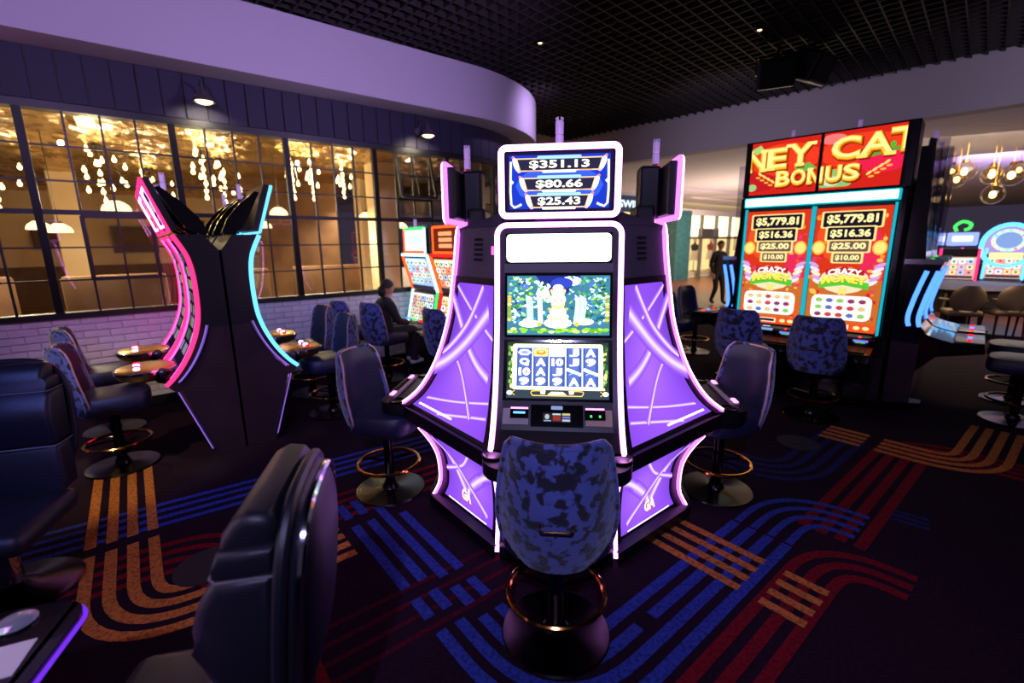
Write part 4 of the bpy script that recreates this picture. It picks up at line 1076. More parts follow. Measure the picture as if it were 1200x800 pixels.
# ================================================================== TWIN SCREEN BANK BEHIND THE SEATED PERSON
def reel_screen(pc, hw, hh, seed, base, cols, rows):
    R = random.Random(seed); pc.rect(-hw, -hh, hw, hh, base)
    w, h = 2*hw/cols, 2*hh*.8/rows
    for r in range(rows):
        for c in range(cols):
            x0 = -hw+c*w; y0 = -hh*.7+r*h
            pc.rr(x0+w*.1, y0+h*.1, x0+w*.9, y0+h*.9, min(w, h)*.2, R.choice(((.95, .96, 1.), (.80, .85, .55), (.95, .80, .62), (.62, .72, .86), (.86, .55, .45), (.75, .9, .85))), 1.)
            pc.ell(x0+w*.5, y0+h*.5, w*.2, h*.24, R.choice(((.4, .45, .25), (.75, .25, .2), (.2, .3, .55), (.55, .4, .2))), 1., 7)
    pc.rect(-hw, -hh, hw, -hh*.76, (.18, .16, .2)); pc.rect(-hw*.9, hh*.83, hw*.9, hh*.94, (.95, .95, .85))
def twin_machine(label, leds, seed, top):
    root = thing('twin_screen_slot', label, 'slot machine', (0, 0, 0), 0, 'slot machines with two bent screens')
    hw = .36; pts = [(1.60, .04), (1.10, -.10), (.56, .02)]     # (z, forward)
    prof = [(-.04, 1.62), (.10, 1.10), (-.02, .54), (-.10, .50), (-.10, .0), (.45, 0), (.45, 1.62)]
    MB().prism(prof, -hw, hw).build('cabinet', 'black_plastic', root)
    for k, ((z0, f0), (z1, f1)) in enumerate(zip(pts[:-1], pts[1:])):
        a = Vector((0, -f1, z1)); b = Vector((0, -f0, z0)); c = (a+b)/2; Y = b-a; L = Y.length; Y.normalize(); N = Vector((1, 0, 0)).cross(Y)
        sc = MB(); vs = [c+Vector((1, 0, 0))*hw*.92*sx+Y*L*.47*sy+N*dz for dz in (0, .012) for sx, sy in ((-1, -1), (1, -1), (1, 1), (-1, 1))]
        sc = sc.add(vs, [(0, 3, 2, 1), (4, 5, 6, 7), (0, 1, 5, 4), (1, 2, 6, 5), (2, 3, 7, 6), (3, 0, 4, 7)]).build(('upper_screen', 'lower_screen')[k], 'black_gloss', root)
        pc = Pic(planar(c+N*.0125, (1, 0, 0), Y), .0003); reel_screen(pc, hw*.86, L*.43, seed+k, ((.55, .68, .92), (.45, .5, .62))[k] if top else ((.75, .45, .3), (.7, .5, .3))[k], 5, 4); pc.build('game_picture', 'screen_bright', sc)
        for s in (-1, 1):
            MB().tube([Vector((s*hw, -f0-.012, z0)), Vector((s*hw, -f1-.012, z1))], .022, 6).build('led_edge', leds[(k+(s > 0)) % len(leds)], root)
    MB().tube([Vector((-hw, -.055, 1.605)), Vector((hw, -.055, 1.605))], .02, 6).build('led_edge', leds[1], root)
    MB().tube([Vector((-hw, -.035, .555)), Vector((hw, -.035, .555))], .016, 6).build('led_edge', leds[0], root)
    tp = MB().rbox((0, .0, 1.80), (.60, .08, .32), .015, 1).build('topper', 'black_plastic', root)
    MB().box((0, .05, 1.66), (.2, .06, .12)).build('topper_neck', 'black_plastic', root)
    fr = [Vector((sx*.30, -.042, 1.80+sz*.16)) for sx, sz in ((-1, -1), (1, -1), (1, 1), (-1, 1))]
    for k in range(4): MB().tube([fr[k], fr[(k+1) % 4]], .016, 6).build('topper_led', leds[k % len(leds)], tp)
    pc = Pic(planar((0, -.0405, 1.80), (1, 0, 0), (0, 0, 1)), .0003)
    if top: pc.rect(-.28, -.14, .28, .14, (.80, .86, 1.), 1.1); pc.rect(-.2, -.05, .2, .08, (.74, .80, 1.), 1.1)
    else:
        pc.rect(-.28, -.14, .28, .14, (.40, .12, .06))
        for k in range(3): pc.rr(-.16, -.10+.075*k, .16, -.05+.075*k, .01, (.9, .6, .4))
    pc.build('topper_picture', 'screen_bright', tp)
    beacon(root, -.06, .02, 1.96, .12, .022)
    dk = MB().rbox((0, -.20, .60), (.66, .34, .07), .02, 2).build('button_deck', 'black_plastic', root, True)
    MB().rbox((0, -.24, .64), (.5, .12, .015), .005, 1).build('button_strip', 'pale_panel', dk)
    for k in range(3): MB().rbox((-.2+.2*k, -.10, .70), (.1, .03, .03), .006, 1).build('reader', ('led_blue', 'led_green', 'led_red')[k], dk)
    return root
tm1 = twin_machine('slot with pale white topper and two bent screens behind seated person', ('led_orange', 'led_teal_white', 'led_green'), 21, True)
tm2 = twin_machine('slot with orange light frame, half hidden by the purple pod', ('led_orange', 'led_red', 'led_orange'), 33, False)
put(tm1, SD(3.12, 5.92, .003), -W2); put(tm2, SD(3.12, 5.10, .003), -W2)
stool(*sd2(2.46, 5.66), (.70, .71), 'velvet stool the person in dark clothes sits on')
stool(*sd2(2.27, 6.2), (.76, .65), 'velvet stool behind the seated person near the brick wall')
stool(*sd2(2.78, 4.58), (.80, .60), 'velvet stool in front of the orange framed slot')

# ================================================================== PEOPLE
def skin_mesh(name, verts, edges, radii, m, parent=None, sub=2, root=0):
    me = bpy.data.meshes.new(name); me.from_pydata(verts, edges, []); ob = bpy.data.objects.new(name, me); COL.objects.link(ob)
    ob.modifiers.new('skin', 'SKIN'); sm = ob.modifiers.new('sub', 'SUBSURF'); sm.levels = sub; sm.render_levels = sub
    for i, r in enumerate(radii):
        sv = me.skin_vertices[0].data[i]; sv.radius = r if isinstance(r, tuple) else (r, r); sv.use_root = (i == root)
    dg = bpy.context.evaluated_depsgraph_get(); dg.update(); nm = bpy.data.meshes.new_from_object(ob.evaluated_get(dg)); bpy.data.objects.remove(ob)
    nm.name = name; nm.materials.clear(); nm.materials.append(MATS[m])
    for p in nm.polygons: p.use_smooth = True
    o = bpy.data.objects.new(name, nm); COL.objects.link(o); o.parent = parent; return o
def hand(parent, wrist, d, sx, m='skin'):
    d = Vector(d).normalized(); side = d.cross(Vector((0, 0, 1))).normalized(); up = side.cross(d); w = Vector(wrist)
    vs = [w, w+d*.045, w+d*.085]; ed = [(0, 1), (1, 2)]; rd = [.026, .034, .030]
    for k, (o, l) in enumerate(((-.030, .062), (-.010, .075), (.010, .070), (.029, .055))):
        b = w+d*.085+side*o; i = len(vs); vs += [b, b+d*l*.5-up*.008, b+d*l-up*.028]; ed += [(2, i), (i, i+1), (i+1, i+2)]; rd += [.010, .009, .0075]
    i = len(vs); b = w+d*.03+side*(.036*sx); vs += [b, b+d*.035+side*.018*sx-up*.008, b+d*.065+side*.014*sx-up*.02]; ed += [(1, i), (i, i+1), (i+1, i+2)]; rd += [.012, .010, .008]
    return skin_mesh('hand', [tuple(v) for v in vs], ed, rd, m, parent, 1)
def head(parent, c, turn, hair_len, tilt=0.):
    """face towards local -y after turn"""
    R = Matrix.Rotation(turn, 3, 'Z') @ Matrix.Rotation(tilt, 3, 'X'); C = Vector(c)
    mb = MB(); vs = []; fs = []; seg, rings = 24, 18
    def surf(a, b):
        x, y, z = math.cos(b)*math.sin(a)*.074, -math.cos(b)*math.cos(a)*.095, math.sin(b)*.118
        if y < 0 and z < 0: y *= .97; x *= 1-.28*(-z/.118)
        f = math.exp(-((a/.20)**2+((b+.10)/.26)**2)); y -= .026*f*(1 if b < .1 else .5)            # nose
        y += .010*math.exp(-(((abs(a)-.42)/.2)**2+((b-.10)/.13)**2))                                # eye sockets
        y -= .010*math.exp(-((a/.35)**2+((b+.52)/.10)**2)); y -= .012*math.exp(-((a/.3)**2+((b+.95)/.22)**2))  # lips, chin
        return C+R @ Vector((x, y, z))
    mb.grid(lambda i, j: surf(2*PI*i-PI, -PI/2+PI*j), seg*2, rings)
    for s in (-1, 1): mb.sphere(C+R @ Vector((s*.076, .008, -.005)), (.012, .022, .032), 8, 6)
    hd = mb.build('head', 'skin', parent, True)
    mb = MB()
    for s in (-1, 1): mb.sphere(C+R @ Vector((s*.031, -.083, .012)), .010, 8, 6)
    mb.build('eye', 'goods_dark', hd)
    mb = MB()                                              # hair cap with a fringe and a fall behind
    def hs(i, j):
        a = 2*PI*i-PI; b = -.35+(PI/2+.35)*j; k = max(0, math.cos(a))
        b = b if b > .42*k else .42*k+.0*b
        x, y, z = math.cos(b)*math.sin(a)*.090, -math.cos(b)*math.cos(a)*.112, math.sin(b)*.134; return C+R @ Vector((x, y+.008, z+.004))
    mb.grid(hs, 32, 10)
    if hair_len: mb.sphere(C+R @ Vector((0, .105, -.045)), (.062, .065, .085), 14, 10)
    mb.build('hair', 'hair_black', hd, True)
    return hd
def seated_person(label, loc, f, seat_z, cloth='charcoal_cloth', hair=True, look=0., sc=1.):
    root = thing('person', label, 'person', loc, face(f))
    root.scale = (sc, sc, sc); z = seat_z/sc
    V = [(0, .06, z+.10), (0, .08, z+.27), (0, .07, z+.43), (0, .03, z+.535), (0, .0, z+.60),             # pelvis .. neck
         (-.17, .03, z+.50), (-.235, -.04, z+.26), (-.16, -.27, z+.20), (.17, .03, z+.50), (.235, -.04, z+.26), (.16, -.27, z+.20),
         (-.09, .0, z+.08), (-.13, -.40, z+.09), (-.12, -.36, z-.32), (-.12, -.32, z-.40), (-.12, -.44, z-.42),
         (.09, .0, z+.08), (.13, -.40, z+.09), (.12, -.44, z-.30), (.12, -.42, z-.40), (.12, -.54, z-.42)]
    E = [(0, 1), (1, 2), (2, 3), (3, 4), (3, 5), (5, 6), (6, 7), (3, 8), (8, 9), (9, 10), (0, 11), (11, 12), (12, 13), (13, 14), (14, 15), (0, 16), (16, 17), (17, 18), (18, 19), (19, 20)]
    Rr = [(.16, .13), (.15, .12), (.165, .12), (.10, .085), .055, .078, .060, .046, .078, .060, .046, .10, .082, .056, .048, .040, .10, .082, .056, .048, .040]
    skin_mesh('body', V, E, Rr, cloth, root)
    MB().tube([(0, .0, z+.56), (0, -.02, z+.66)], .052, 12).build('neck', 'skin', root, True)
    head(root, (0, -.035, z+.745), look, hair)
    MB().tube([(.078*math.cos(2*PI*i/14), .02+.07*math.sin(2*PI*i/14), z+.575) for i in range(14)], .022, 8, True).build('collar', cloth, root, True)
    hand(root, (-.155, -.285, z+.20), (.15, -1, -.1), 1); hand(root, (.155, -.285, z+.20), (-.15, -1, -.1), -1)
    for x, y in ((-.12, -.40), (.12, -.50)): MB().rbox((x, y, z-.435), (.085, .24, .07), .03, 3).build('shoe', 'white_shoe', root, True)
    return root
p = SD(2.46, 5.66); q = (.74, .67)
seated_person('person in a dark coat with dark tied hair seated at bent slots', (p.x+.03, p.y+.03, .003), (.70, .71), .56, sc=.86)

# ================================================================== SCREEN ISLAND ON THE RIGHT
IC = AU(1.365, 6.0, .003); IR = face(-U2)
isl = thing('island_body', 'black tower of the red screen island with polished plinth', 'island', IC, IR)
MB().prism([(-.76, .14), (.76, .14), (.76, 1.7), (-.76, 1.7)], .0, .50, 'z').build('plinth', 'brown_laminate', isl)
MB().prism([(-.77, -.06), (.77, -.06), (.77, 1.75), (-.77, 1.75)], .0, .05, 'z').build('plinth_base', 'dark_chrome', isl)
MB().prism([(-.80, -.30), (.70, -.30), (1.12, -.02), (1.12, .12), (-.80, .12)], .09, .13, 'z').build('ledge', 'dark_chrome', isl)
MB().rbox((0, .90, 1.42), (1.56, 1.5, 1.86), .02, 2).build('tower', 'black_plastic', isl)
MB().rbox((0, .20, 2.55), (1.56, .30, .62), .01, 2).build('sign_box', 'black_plastic', isl)
for s in (-1, 1): MB().rbox((s*.745, .05, 1.48), (.05, .10, 1.50), .006, 1).build('side_post', 'black_gloss', isl)

def sign_half(sx, label):
    root = thing('overhead_screen', label, 'screen', tuple(IC+Vector((0, 0, 0))), IR, 'overhead red screens')
    x0, x1 = (-.70, -.006) if sx < 0 else (.006, .70)
    body = MB().box(((x0+x1)/2, .02, 2.545), (x1-x0, .06, .60)).build('display', 'black_gloss', root)
    pc = Pic(planar((0, -.0105, 2.545), (1, 0, 0), (0, 0, 1)), .0004)
    cl = pc.mp; pc.mp = lambda u, v, off: cl(min(max(u, x0+.01), x1-.01), min(max(v, -.285), .285), off)
    R = random.Random(9)
    pc.rect(x0, -.29, x1, .29, (.78, .13, .10)); pc.ell((-.35 if sx < 0 else .35), .08, .36, .17, (.90, .22, .12)); pc.ell(.10, .22, .12, .05, (.95, .45, .45)); pc.ell(.55, -.05, .22, .1, (.88, .12, .28)); pc.ell(-.6, -.15, .2, .1, (.72, .1, .12))
    pc.poly([(-.70, .22), (-.60, .26), (-.55, .19), (-.68, .15)], (.62, .78, .42)); pc.poly([(.36, .02), (.70, .09), (.70, .05), (.36, -.01)], (.35, .60, .22))
    pc.poly([(-.24, -.02), (-.10, .02), (-.02, -.05), (-.2, -.08)], (.4, .66, .3))
    pc.rr(.0, -.26, .30, -.08, .04, (.55, .72, .42)); pc.ell(.12, -.2, .08, .05, (.8, .85, .65)); pc.ell(-.66, -.2, .05, .04, (.6, .75, .5))
    def word(t, x, y, w, h, k):
        pc.text(t, x+.012, y-.016, w*1.08, h*1.08, (.45, .08, .03), .7, .085); pc.text(t, x+.004, y-.006, w*1.06, h*1.06, (.80, .36, .05), .9, .085)
        pc.text(t, x, y, w, h, (1., .74, .20), .95, .05); pc.text(t, x, y+.006, w*.96, h*.86, (1., .92, .56), 1., .012)
    def slab(t, x, y, h, c): pass
    wob = ((('N', -.635, .20, .10), ('E', -.42, .20, .105), ('Y', -.19, .24, .12)), (('C', .215, .25, .13), ('A', .47, .27, .135), ('T', .70, .26, .15)))[0 if sx < 0 else 1]
    for t, x, w, y in wob:
        word(t, x, y-.01, w, .23, 0)
        if t in 'NEYA':                                   # slab serifs
            for fx in ((-.42, .42) if t in 'NA' else (-.30,) if t == 'E' else (0,)): pc.rr(x+fx*w-.045, y-.132, x+fx*w+.045, y-.098, .004, (1., .86, .42))
            if t in 'NY':
                for fx in (-.42, .42): pc.rr(x+fx*w-.045, y+.075, x+fx*w+.045, y+.108, .004, (1., .90, .52))
    if sx > 0: pc.ell(.60, .10, .022, .03, (.25, .7, .2))
    for t, x in (('B', -.34), ('O', -.19), ('N', -.03), ('U', .135), ('S', .29)):
        word(t, x, -.125, .145, .17, 1)
        if t in 'BN':
            pc.rr(x-.075, -.205, x-.02, -.183, .003, (1., .86, .42)); pc.rr(x-.075, -.068, x-.02, -.046, .003, (1., .9, .5))
    for s in (-1, 1):
        for k in range(4): pc.ell(s*(.44+.045*k), -.15+.030*k, .030, .013, (.98, .80, .40), 1., 8, s*.7); pc.ell(s*(.46+.045*k), -.185+.030*k, .026, .011, (.92, .66, .25), 1., 8, s*.1)
    pc.build('sign_picture', 'screen_sign', body)
    beacon(root, (-.30 if sx < 0 else .30), .05, 2.845, .07, .018)
sign_half(-1, 'left half of the overhead red screen reading NEY and BO'); sign_half(1, 'right half of the overhead red screen reading CA and NUS')
bar = thing('light_bar', 'white teal light bar under the overhead red screens', 'light bar', IC, IR)
MB().rbox((0, -.0, 2.175), (1.44, .08, .11), .01, 1).build('housing', 'led_teal', bar)
MB().box((0, -.045, 2.175), (1.40, .012, .085)).build('diffuser', 'led_teal_white', bar)
def tall_machine(x, label, seed):
    root = thing('tall_screen_slot', label, 'slot machine', tuple(IC+Matrix.Rotation(IR, 3, 'Z') @ Vector((x, 0, 0))), IR, 'red screen slots of the island')
    MB().rbox((0, .08, 1.42), (.70, .12, 1.36), .008, 1).build('cabinet', 'black_plastic', root)
    sc = MB().box((0, .012, 1.43), (.67, .02, 1.30)).build('tall_screen', 'black_gloss', root)
    for s in (-1, 1): MB().box((s*.343, .0, 1.43), (.022, .03, 1.34)).build('led_edge', 'led_teal', root)
    pc = Pic(planar((0, .0015, 1.43), (1, 0, 0), (0, 0, 1)), .0004); R = random.Random(seed)
    pc.rect(-.325, -.645, .325, .645, (.80, .20, .10)); pc.ell(-.05, .35, .25, .28, (.88, .30, .14)); pc.ell(.22, .0, .1, .4, (.86, .16, .32)); pc.rect(-.325, -.62, .325, -.1, (.75, .40, .16))
    for k in range(60):
        s = R.choice((-1, 1)); pc.ell(s*R.uniform(.17, .31), R.uniform(-.55, .6), R.uniform(.008, .03), R.uniform(.01, .03), R.choice(((.95, .55, .16), (.90, .32, .12), (.80, .12, .16), (.98, .72, .30), (.86, .22, .40))), 1., 8)
    for y, w, h, t in ((.52, .25, .075, '$5,779.81'), (.375, .20, .065, '$516.36'), (.245, .17, .055, '$25.00'), (.125, .12, .045, '$10.00')):
        pc.rr(-w-.02, y-h-.012, w+.02, y+h+.012, .015, (.98, .86, .52)); pc.rr(-w, y-h, w, y+h, .012, (.10, .07, .16) if y > .3 else (.42, .32, .3)); pc.text(t, 0, y, w*1.75, h*1.35, (1., .93, .62), 1.1, .04)
    for s in (-1, 1):
        pc.ell(s*.265, .23, .062, .075, (.98, .70, .22)); pc.ell(s*.265, .23, .048, .058, (1., .86, .48))
        for k in range(5): pc.ell(s*(.24+.012*k), -.10+.045*k-.03, .055, .022, ((.9, .85, .9), (.78, .6, .85), (.96, .9, .75))[k % 3], 1., 8, s*.5)
    pc.ell(0, -.11, .22, .14, (.98, .85, .70)); pc.poly([(-.22, -.13), (0, -.09), (.22, -.13), (.22, -.20), (0, -.16), (-.22, -.20)], (.30, .75, .22))
    pc.poly([(-.17, -.055), (0, -.03), (.17, -.055), (.17, .0), (0, .03), (-.17, .0)], (.66, .10, .12))
    for c, o in (((.4, .05, .05), -.006), ((1., .97, .95), 0)): pc.text('CRAZY', 0, -.035+o, .30, .065, c, 1., .05, bend=.02)
    for c, o in (((.5, .3, .02), -.006), ((1., .88, .30), 0)): pc.text('MONEY', 0, -.12+o, .40, .085, c, 1., .05, bend=.03)
    for c, o in (((.6, .15, .05), -.006), ((1., .85, .4), 0)): pc.text('II', 0, -.225+o, .07, .075, c, 1., .05)
    pc.rr(-.27, -.53, .27, -.27, .06, (.96, .96, .95), 1.1)
    for r in range(3):
        for c in range(5):
            x0 = -.24+.097*c; y0 = -.51+.077*r; pc.rr(x0, y0, x0+.085, y0+.06, .01, R.choice(((.97, .93, .85), (.92, .97, .92), (.98, .9, .9)))); pc.ell(x0+.042, y0+.03, .034, .024, R.choice(((.55, .75, .40), (.75, .25, .3), (.35, .42, .70), (.85, .75, .5), (.55, .2, .4))), 1., 7)
    pc.rect(-.325, -.645, .325, -.555, (.88, .30, .12)); pc.rect(-.08, -.625, .10, -.575, (1., .9, .8)); pc.rect(-.065, -.615, .085, -.585, (.08, .06, .08))
    for k in range(4): pc.rr(-.30+.05*k, -.62, -.262+.05*k, -.58, .01, (.98, .7, .55))
    for k in range(2): pc.ell(.17+.08*k, -.60, .03, .02, (.98, .9, .6))
    pc.build('game_picture', 'screen_sign', sc)
    # slanted lower front with readers, then the deck
    MB().prism([(.02, .77), (-.10, .66), (-.30, .60), (-.32, .52), (-.05, .45), (-.05, .06), (.12, .06), (.12, .77)], -.345, .345).build('lower_front', 'black_gloss', root)
    MB().rbox((0, -.22, .628), (.60, .13, .015), .004, 1, rx=.28).build('button_strip', 'dark_chrome', root)
    mp = planar((0, -.042, .718), (1, 0, 0), (0, .62, .57))
    pc = Pic(mp, .0006, .002); pc.rr(-.06, -.02, .08, .012, .004, (.45, .55, .75)); pc.rect(-.04, .035, .04, .048, (.7, .7, .85)); pc.ell(.21, .02, .016, .014, (1., .25, .2)); pc.rr(.16, -.045, .29, -.02, .006, (.45, .42, 1.)); pc.rr(-.26, -.03, -.12, -.005, .006, (.5, .6, .95)); pc.rr(-.25, .02, -.22, .045, .006, (.5, .7, 1.)); pc.rr(.18, -.06, .27, -.052, .003, (.35, .85, .45))
    pc.build('reader_lights', 'screen_bright', root)
    MB().box((-.02, -.315, .565), (.22, .02, .022)).build('deck_light', 'led_green' if x > 0 else 'led_white', root)
    return root
tall_machine(-.352, 'left red and gold tall screen slot under the light bar', 3); tall_machine(.352, 'right red and gold tall screen slot under the light bar', 4)

# slots on the two flanks of the island
def flank_machine(loc, f, label):
    root = thing('flank_slot', label, 'slot machine', loc, face(f), 'slots on the flanks of the island')
    FU = [(1.50, .23), (1.30, .18), (1.10, .14), (.92, .125), (.80, .20), (.74, .40)]
    ff, fp = interp(FU); hw = .34
    MB().prism([(-r, z) for z, r in fp]+[(-.62, .72), (-.64, .66), (-.30, .58), (-.16, .40), (-.16, .0), (.07, 0), (.07, 2.62), (.0, 2.62), (-.10, 1.55)], -hw, hw).build('cabinet', 'black_gloss', root)
    for s in (-1, 1):
        for o, r in ((.01, .02), (.095, .02)):
            P = [Vector((s*(hw+.006), -ff(z)+o-.01, z)) for z in [.87+.56*i/12 for i in range(13)]]
            MB().tube(P, r, 6).build('blue_led', 'led_blue', root, True)
        MB().box((s*(hw+.004), -.09, 1.52), (.01, .30, .05)).build('side_cap', 'chrome', root)
    MB().grid(lambda i, j: Vector(((i-.5)*.6, -ff(.80+.68*j)-.004, .80+.68*j)), 2, 10).build('curved_screen', 'black_gloss', root)
    for s in (-1, 1): MB().box((s*(hw+.003), -.05, .36), (.006, .22, .66)).build('side_panel', 'brown_laminate', root)
    tp = MB().prism([(-.08, 1.62), (-.03, 2.68), (.02, 2.70), (.05, 1.62)], -.30, .30).build('topper', 'black_gloss', root)
    MB().box((.31, -.05, 2.15), (.012, .16, 1.06)).build('glass_side', 'side_glass', tp); MB().box((-.31, -.05, 2.15), (.012, .16, 1.06)).build('glass_side', 'side_glass', tp)
    beacon(root, 0, .0, 2.69, .10, .02)
    dk = MB().rbox((0, -.52, .735), (.58, .22, .03), .01, 2).build('button_deck', 'dark_chrome', root, True)
    for k in range(3): MB().lathe([(0, 0), (.02, 0), (.018, .014), (0, .016)], 12, (-.18+.18*k, -.52, .75)).build('deck_button', ('led_red', 'led_blue', 'led_red')[k], dk, True)
    return root
fm = flank_machine(AU(.50, 6.52, .003), -A2, 'nearer slot with two blue light bars on the right island flank')
put(copy_tree(fm), AU(.50, 7.28, .003), -A2, 'farther slot with blue light bars on the right island flank')
put(copy_tree(fm), AU(2.25, 6.85, .003), A2, 'slot with a blue light bar on the left island flank')
def au2(a, u): p = AU(a, u); return p.x, p.y
stool(*au2(1.02, 5.27), (.68, .73), 'velvet stool at the right red screen slot'); stool(*au2(1.75, 5.30), (.72, .69), 'velvet stool at the left red screen slot')
stool(*au2(-.42, 6.42), (-.67, .74), 'nearer navy stool at the right flank of the screen island'); stool(*au2(-.42, 7.25), (-.70, .71), 'farther navy stool at the right flank of the screen island')
stool(*au2(3.05, 6.35), (.55, -.83), 'nearer navy stool at the left flank of the screen island'); stool(*au2(3.1, 7.2), (.62, -.78), 'farther navy stool at the left flank of the screen island')

# ================================================================== BIG LEATHER CHAIRS AND THE SLOT IN THE CORNER
def big_chair(label, loc, f):
    root = thing('leather_chair', label, 'chair', loc, face(f), 'high-back leather casino chairs')
    MB().lathe([(0, 0), (.27, 0), (.275, .008), (.25, .02), (.1, .04), (.055, .07), (0, .07)], 36).build('base_plate', 'dark_chrome', root, True)
    MB().cyl((0, 0, .05), (0, 0, .36), .05, 18).build('column', 'chrome', root, True)
    MB().rbox((0, -.05, .405), (.52, .50, .12), .055, 4).build('seat', 'leather_black', root, True)
    MB().rbox((0, .10, .40), (.50, .26, .11), .05, 3).build('seat_rear', 'leather_black', root, True)
    # lower back pad, upper back pad with deep side wings, rolled headrest
    MB().rprism([(.14, .47), (.13, .52), (.135, .70), (.15, .728), (.275, .728), (.26, .47)], -.235, .235, .025).build('lumbar_pad', 'leather_black', root, True)
    MB().rprism([(.150, .735), (.135, .77), (.118, .86), (.116, .91), (.13, .955), (.155, 1.0), (.178, 1.025), (.30, 1.025), (.28, .735)], -.24, .24, .03).build('back_pad', 'leather_black', root, True)
    MB().rprism([(.165, 1.015), (.175, 1.05), (.185, 1.085), (.305, 1.085), (.30, 1.015)], -.225, .225, .02).build('headrest_band', 'leather_black', root, True)
    MB().rprism([(.18, 1.07), (.19, 1.11), (.215, 1.145), (.25, 1.162), (.295, 1.155), (.31, 1.13), (.305, 1.07)], -.205, .205, .025).build('headrest', 'leather_black', root, True)
    for z, y0, y1, w in ((.732, .125, .275, .238), (1.020, .162, .30, .228)):
        MB().tube([(-w, y1, z), (-w, y0+.02, z), (-w+.02, y0, z), (w-.02, y0, z), (w, y0+.02, z), (w, y1, z)], .003, 5).build('seam_piping', 'thread', root, True)
    # moulded back shell with a bright oval rim
    def sh(i, j, o=0.):
        a = 2*PI*i; e = .62; c, s = math.cos(a), math.sin(a)
        x = .245*math.copysign(abs(c)**e, c); z = .845+.315*math.copysign(abs(s)**e, s)
        k = math.sin(PI/2*j); x *= (1-k)*1.0+k*.0 if j > .999 else math.cos(PI/2*j)**.6; z = .845+(z-.845)*(math.cos(PI/2*j)**.6 if j < .999 else 0)
        return Vector((x, .285+.09*k+(z-.845)*.11+o, z))
    MB().grid(sh, 40, 8).build('back_shell', 'leather_black', root, True)
    MB().tube([sh(i/60, 0)+Vector((0, .012, 0)) for i in range(60)], .016, 8, True).build('shell_edge', 'leather_black', root, True)
    MB().tube([sh(i/60, .34)+Vector((0, .004, 0)) for i in range(60)], .012, 8, True).build('chrome_rim', 'chrome', root, True)
    for s in (-1, 1): MB().tube(spline([(s*.24, .20, .60), (s*.29, .16, .64), (s*.295, .02, .70), (s*.29, -.12, .70)], 6), .022, 8).build('armrest', 'chrome', root, True) if False else None
    return root
bc = big_chair('black high-back leather chair in the foreground, seen from its side', (-.885, 1.07, .003), (-.975, -.20))
o = put(copy_tree(bc), (-2.60, 2.08, .003), (.30, -.95), 'dark blue lit high-back leather chair cut by the left edge')
corner = copy_tree(pod_c); put(corner, (-2.216, .51, 0), (.95, .30), 'slot deck with violet edge in the bottom left corner')
corner['group'] = 'slot machines of the purple lit pod'
corner.location = (-2.216-.95*.265, .51-.30*.265, 0)
for c in [c for c in KIDS(corner) if c.name.startswith('button_deck')]:
    for g in KIDS(c): bpy.data.objects.remove(g)
    bpy.data.objects.remove(c)
out = rounded([(-.38, -1.00, 0), (-.385, -1.30, 0), (-.345, -1.375, 0), (.345, -1.375, 0), (.385, -1.30, 0), (.38, -1.00, 0)], .05, 4)
dk = MB().prism([(p.x, p.y) for p in out]+[(.33, -.86), (-.33, -.86)], .685, .725, 'z').build('button_deck', 'black_gloss', corner)
MB().tube([Vector((p.x*1.004, p.y-.003, .706)) for p in out], .0065, 6).build('deck_led', 'deck_glow', dk, True)  # glowing strip put in for the violet reflection along the deck edge
MB().lathe([(0, .0), (.042, 0), (.046, .006), (.038, .014), (.02, .02), (0, .021)], 24, (.315, -1.225, .727)).build('push_button', 'crystal', dk, True)
MB().box((.17, -1.27, .7265), (.12, .10, .003), rz=.1).build('player_card', 'card_white', dk)

# ================================================================== TABLE GAMES FAR RIGHT
def club_chair(x, y, f, label):
    root = thing('club_chair', label, 'chair', (x, y, .003), face(f), 'tan club chairs at the card table')
    for sx in (-1, 1):
        for sy in (-1, 1): MB().tube([(sx*.20, sy*.20, 0), (sx*.19, sy*.18, .44)], [.014, .02], 8).build('leg', 'dark_wood', root)
    MB().rbox((0, 0, .49), (.46, .46, .10), .04, 3).build('seat', 'tan_leather', root, True)
    MB().grid(lambda i, j: Vector(((i-.5)*.46*(1-.25*(2*j-1)**4)*(.85+.15*math.sin(PI*j)), .24-.10*(2*i-1)**2+.05*j, .54+.42*j-.05*(2*i-1)**4*j)), 12, 10).build('backrest', 'tan_leather', root, True)
    MB().grid(lambda i, j: Vector(((i-.5)*.47*(1-.25*(2*j-1)**4)*(.85+.15*math.sin(PI*j)), .275-.10*(2*i-1)**2+.05*j, .54+.43*j-.05*(2*i-1)**4*j)), 12, 10).build('back_shell', 'tan_leather', root, True)
    MB().tube(spline([(-.26, -.16, .70), (-.27, .05, .71), (-.24, .20, .72)], 5), .022, 8).build('armrest', 'tan_leather', root, True); MB().tube(spline([(.26, -.16, .70), (.27, .05, .71), (.24, .20, .72)], 5), .022, 8).build('armrest', 'tan_leather', root, True)
    for sx in (-1, 1): MB().cyl((sx*.26, -.14, .46), (sx*.26, -.14, .70), .014, 8).build('arm_post', 'dark_wood', root)
club_chair(7.78, 7.90, (.45, .9), 'tan club chair with rounded back left at the card table'); club_chair(8.50, 7.86, (.3, .95), 'tan club chair with rounded back in the middle at the card table'); club_chair(9.2, 7.9, (0, 1), 'tan club chair at the card table cut by the right edge')
tb = thing('card_table', 'dark padded card table behind the tan club chairs', 'table', (8.6, 8.85, .003), 0)
MB().lathe([(0, .82), (1.0, .82), (1.08, .80), (1.12, .84), (1.08, .88), (1.0, .87), (0, .865)], 40).build('tabletop', 'felt', tb, True)
MB().lathe([(1.07, .80), (1.14, .82), (1.15, .86), (1.08, .89)], 40).build('padded_rail', 'leather_black', tb, True)
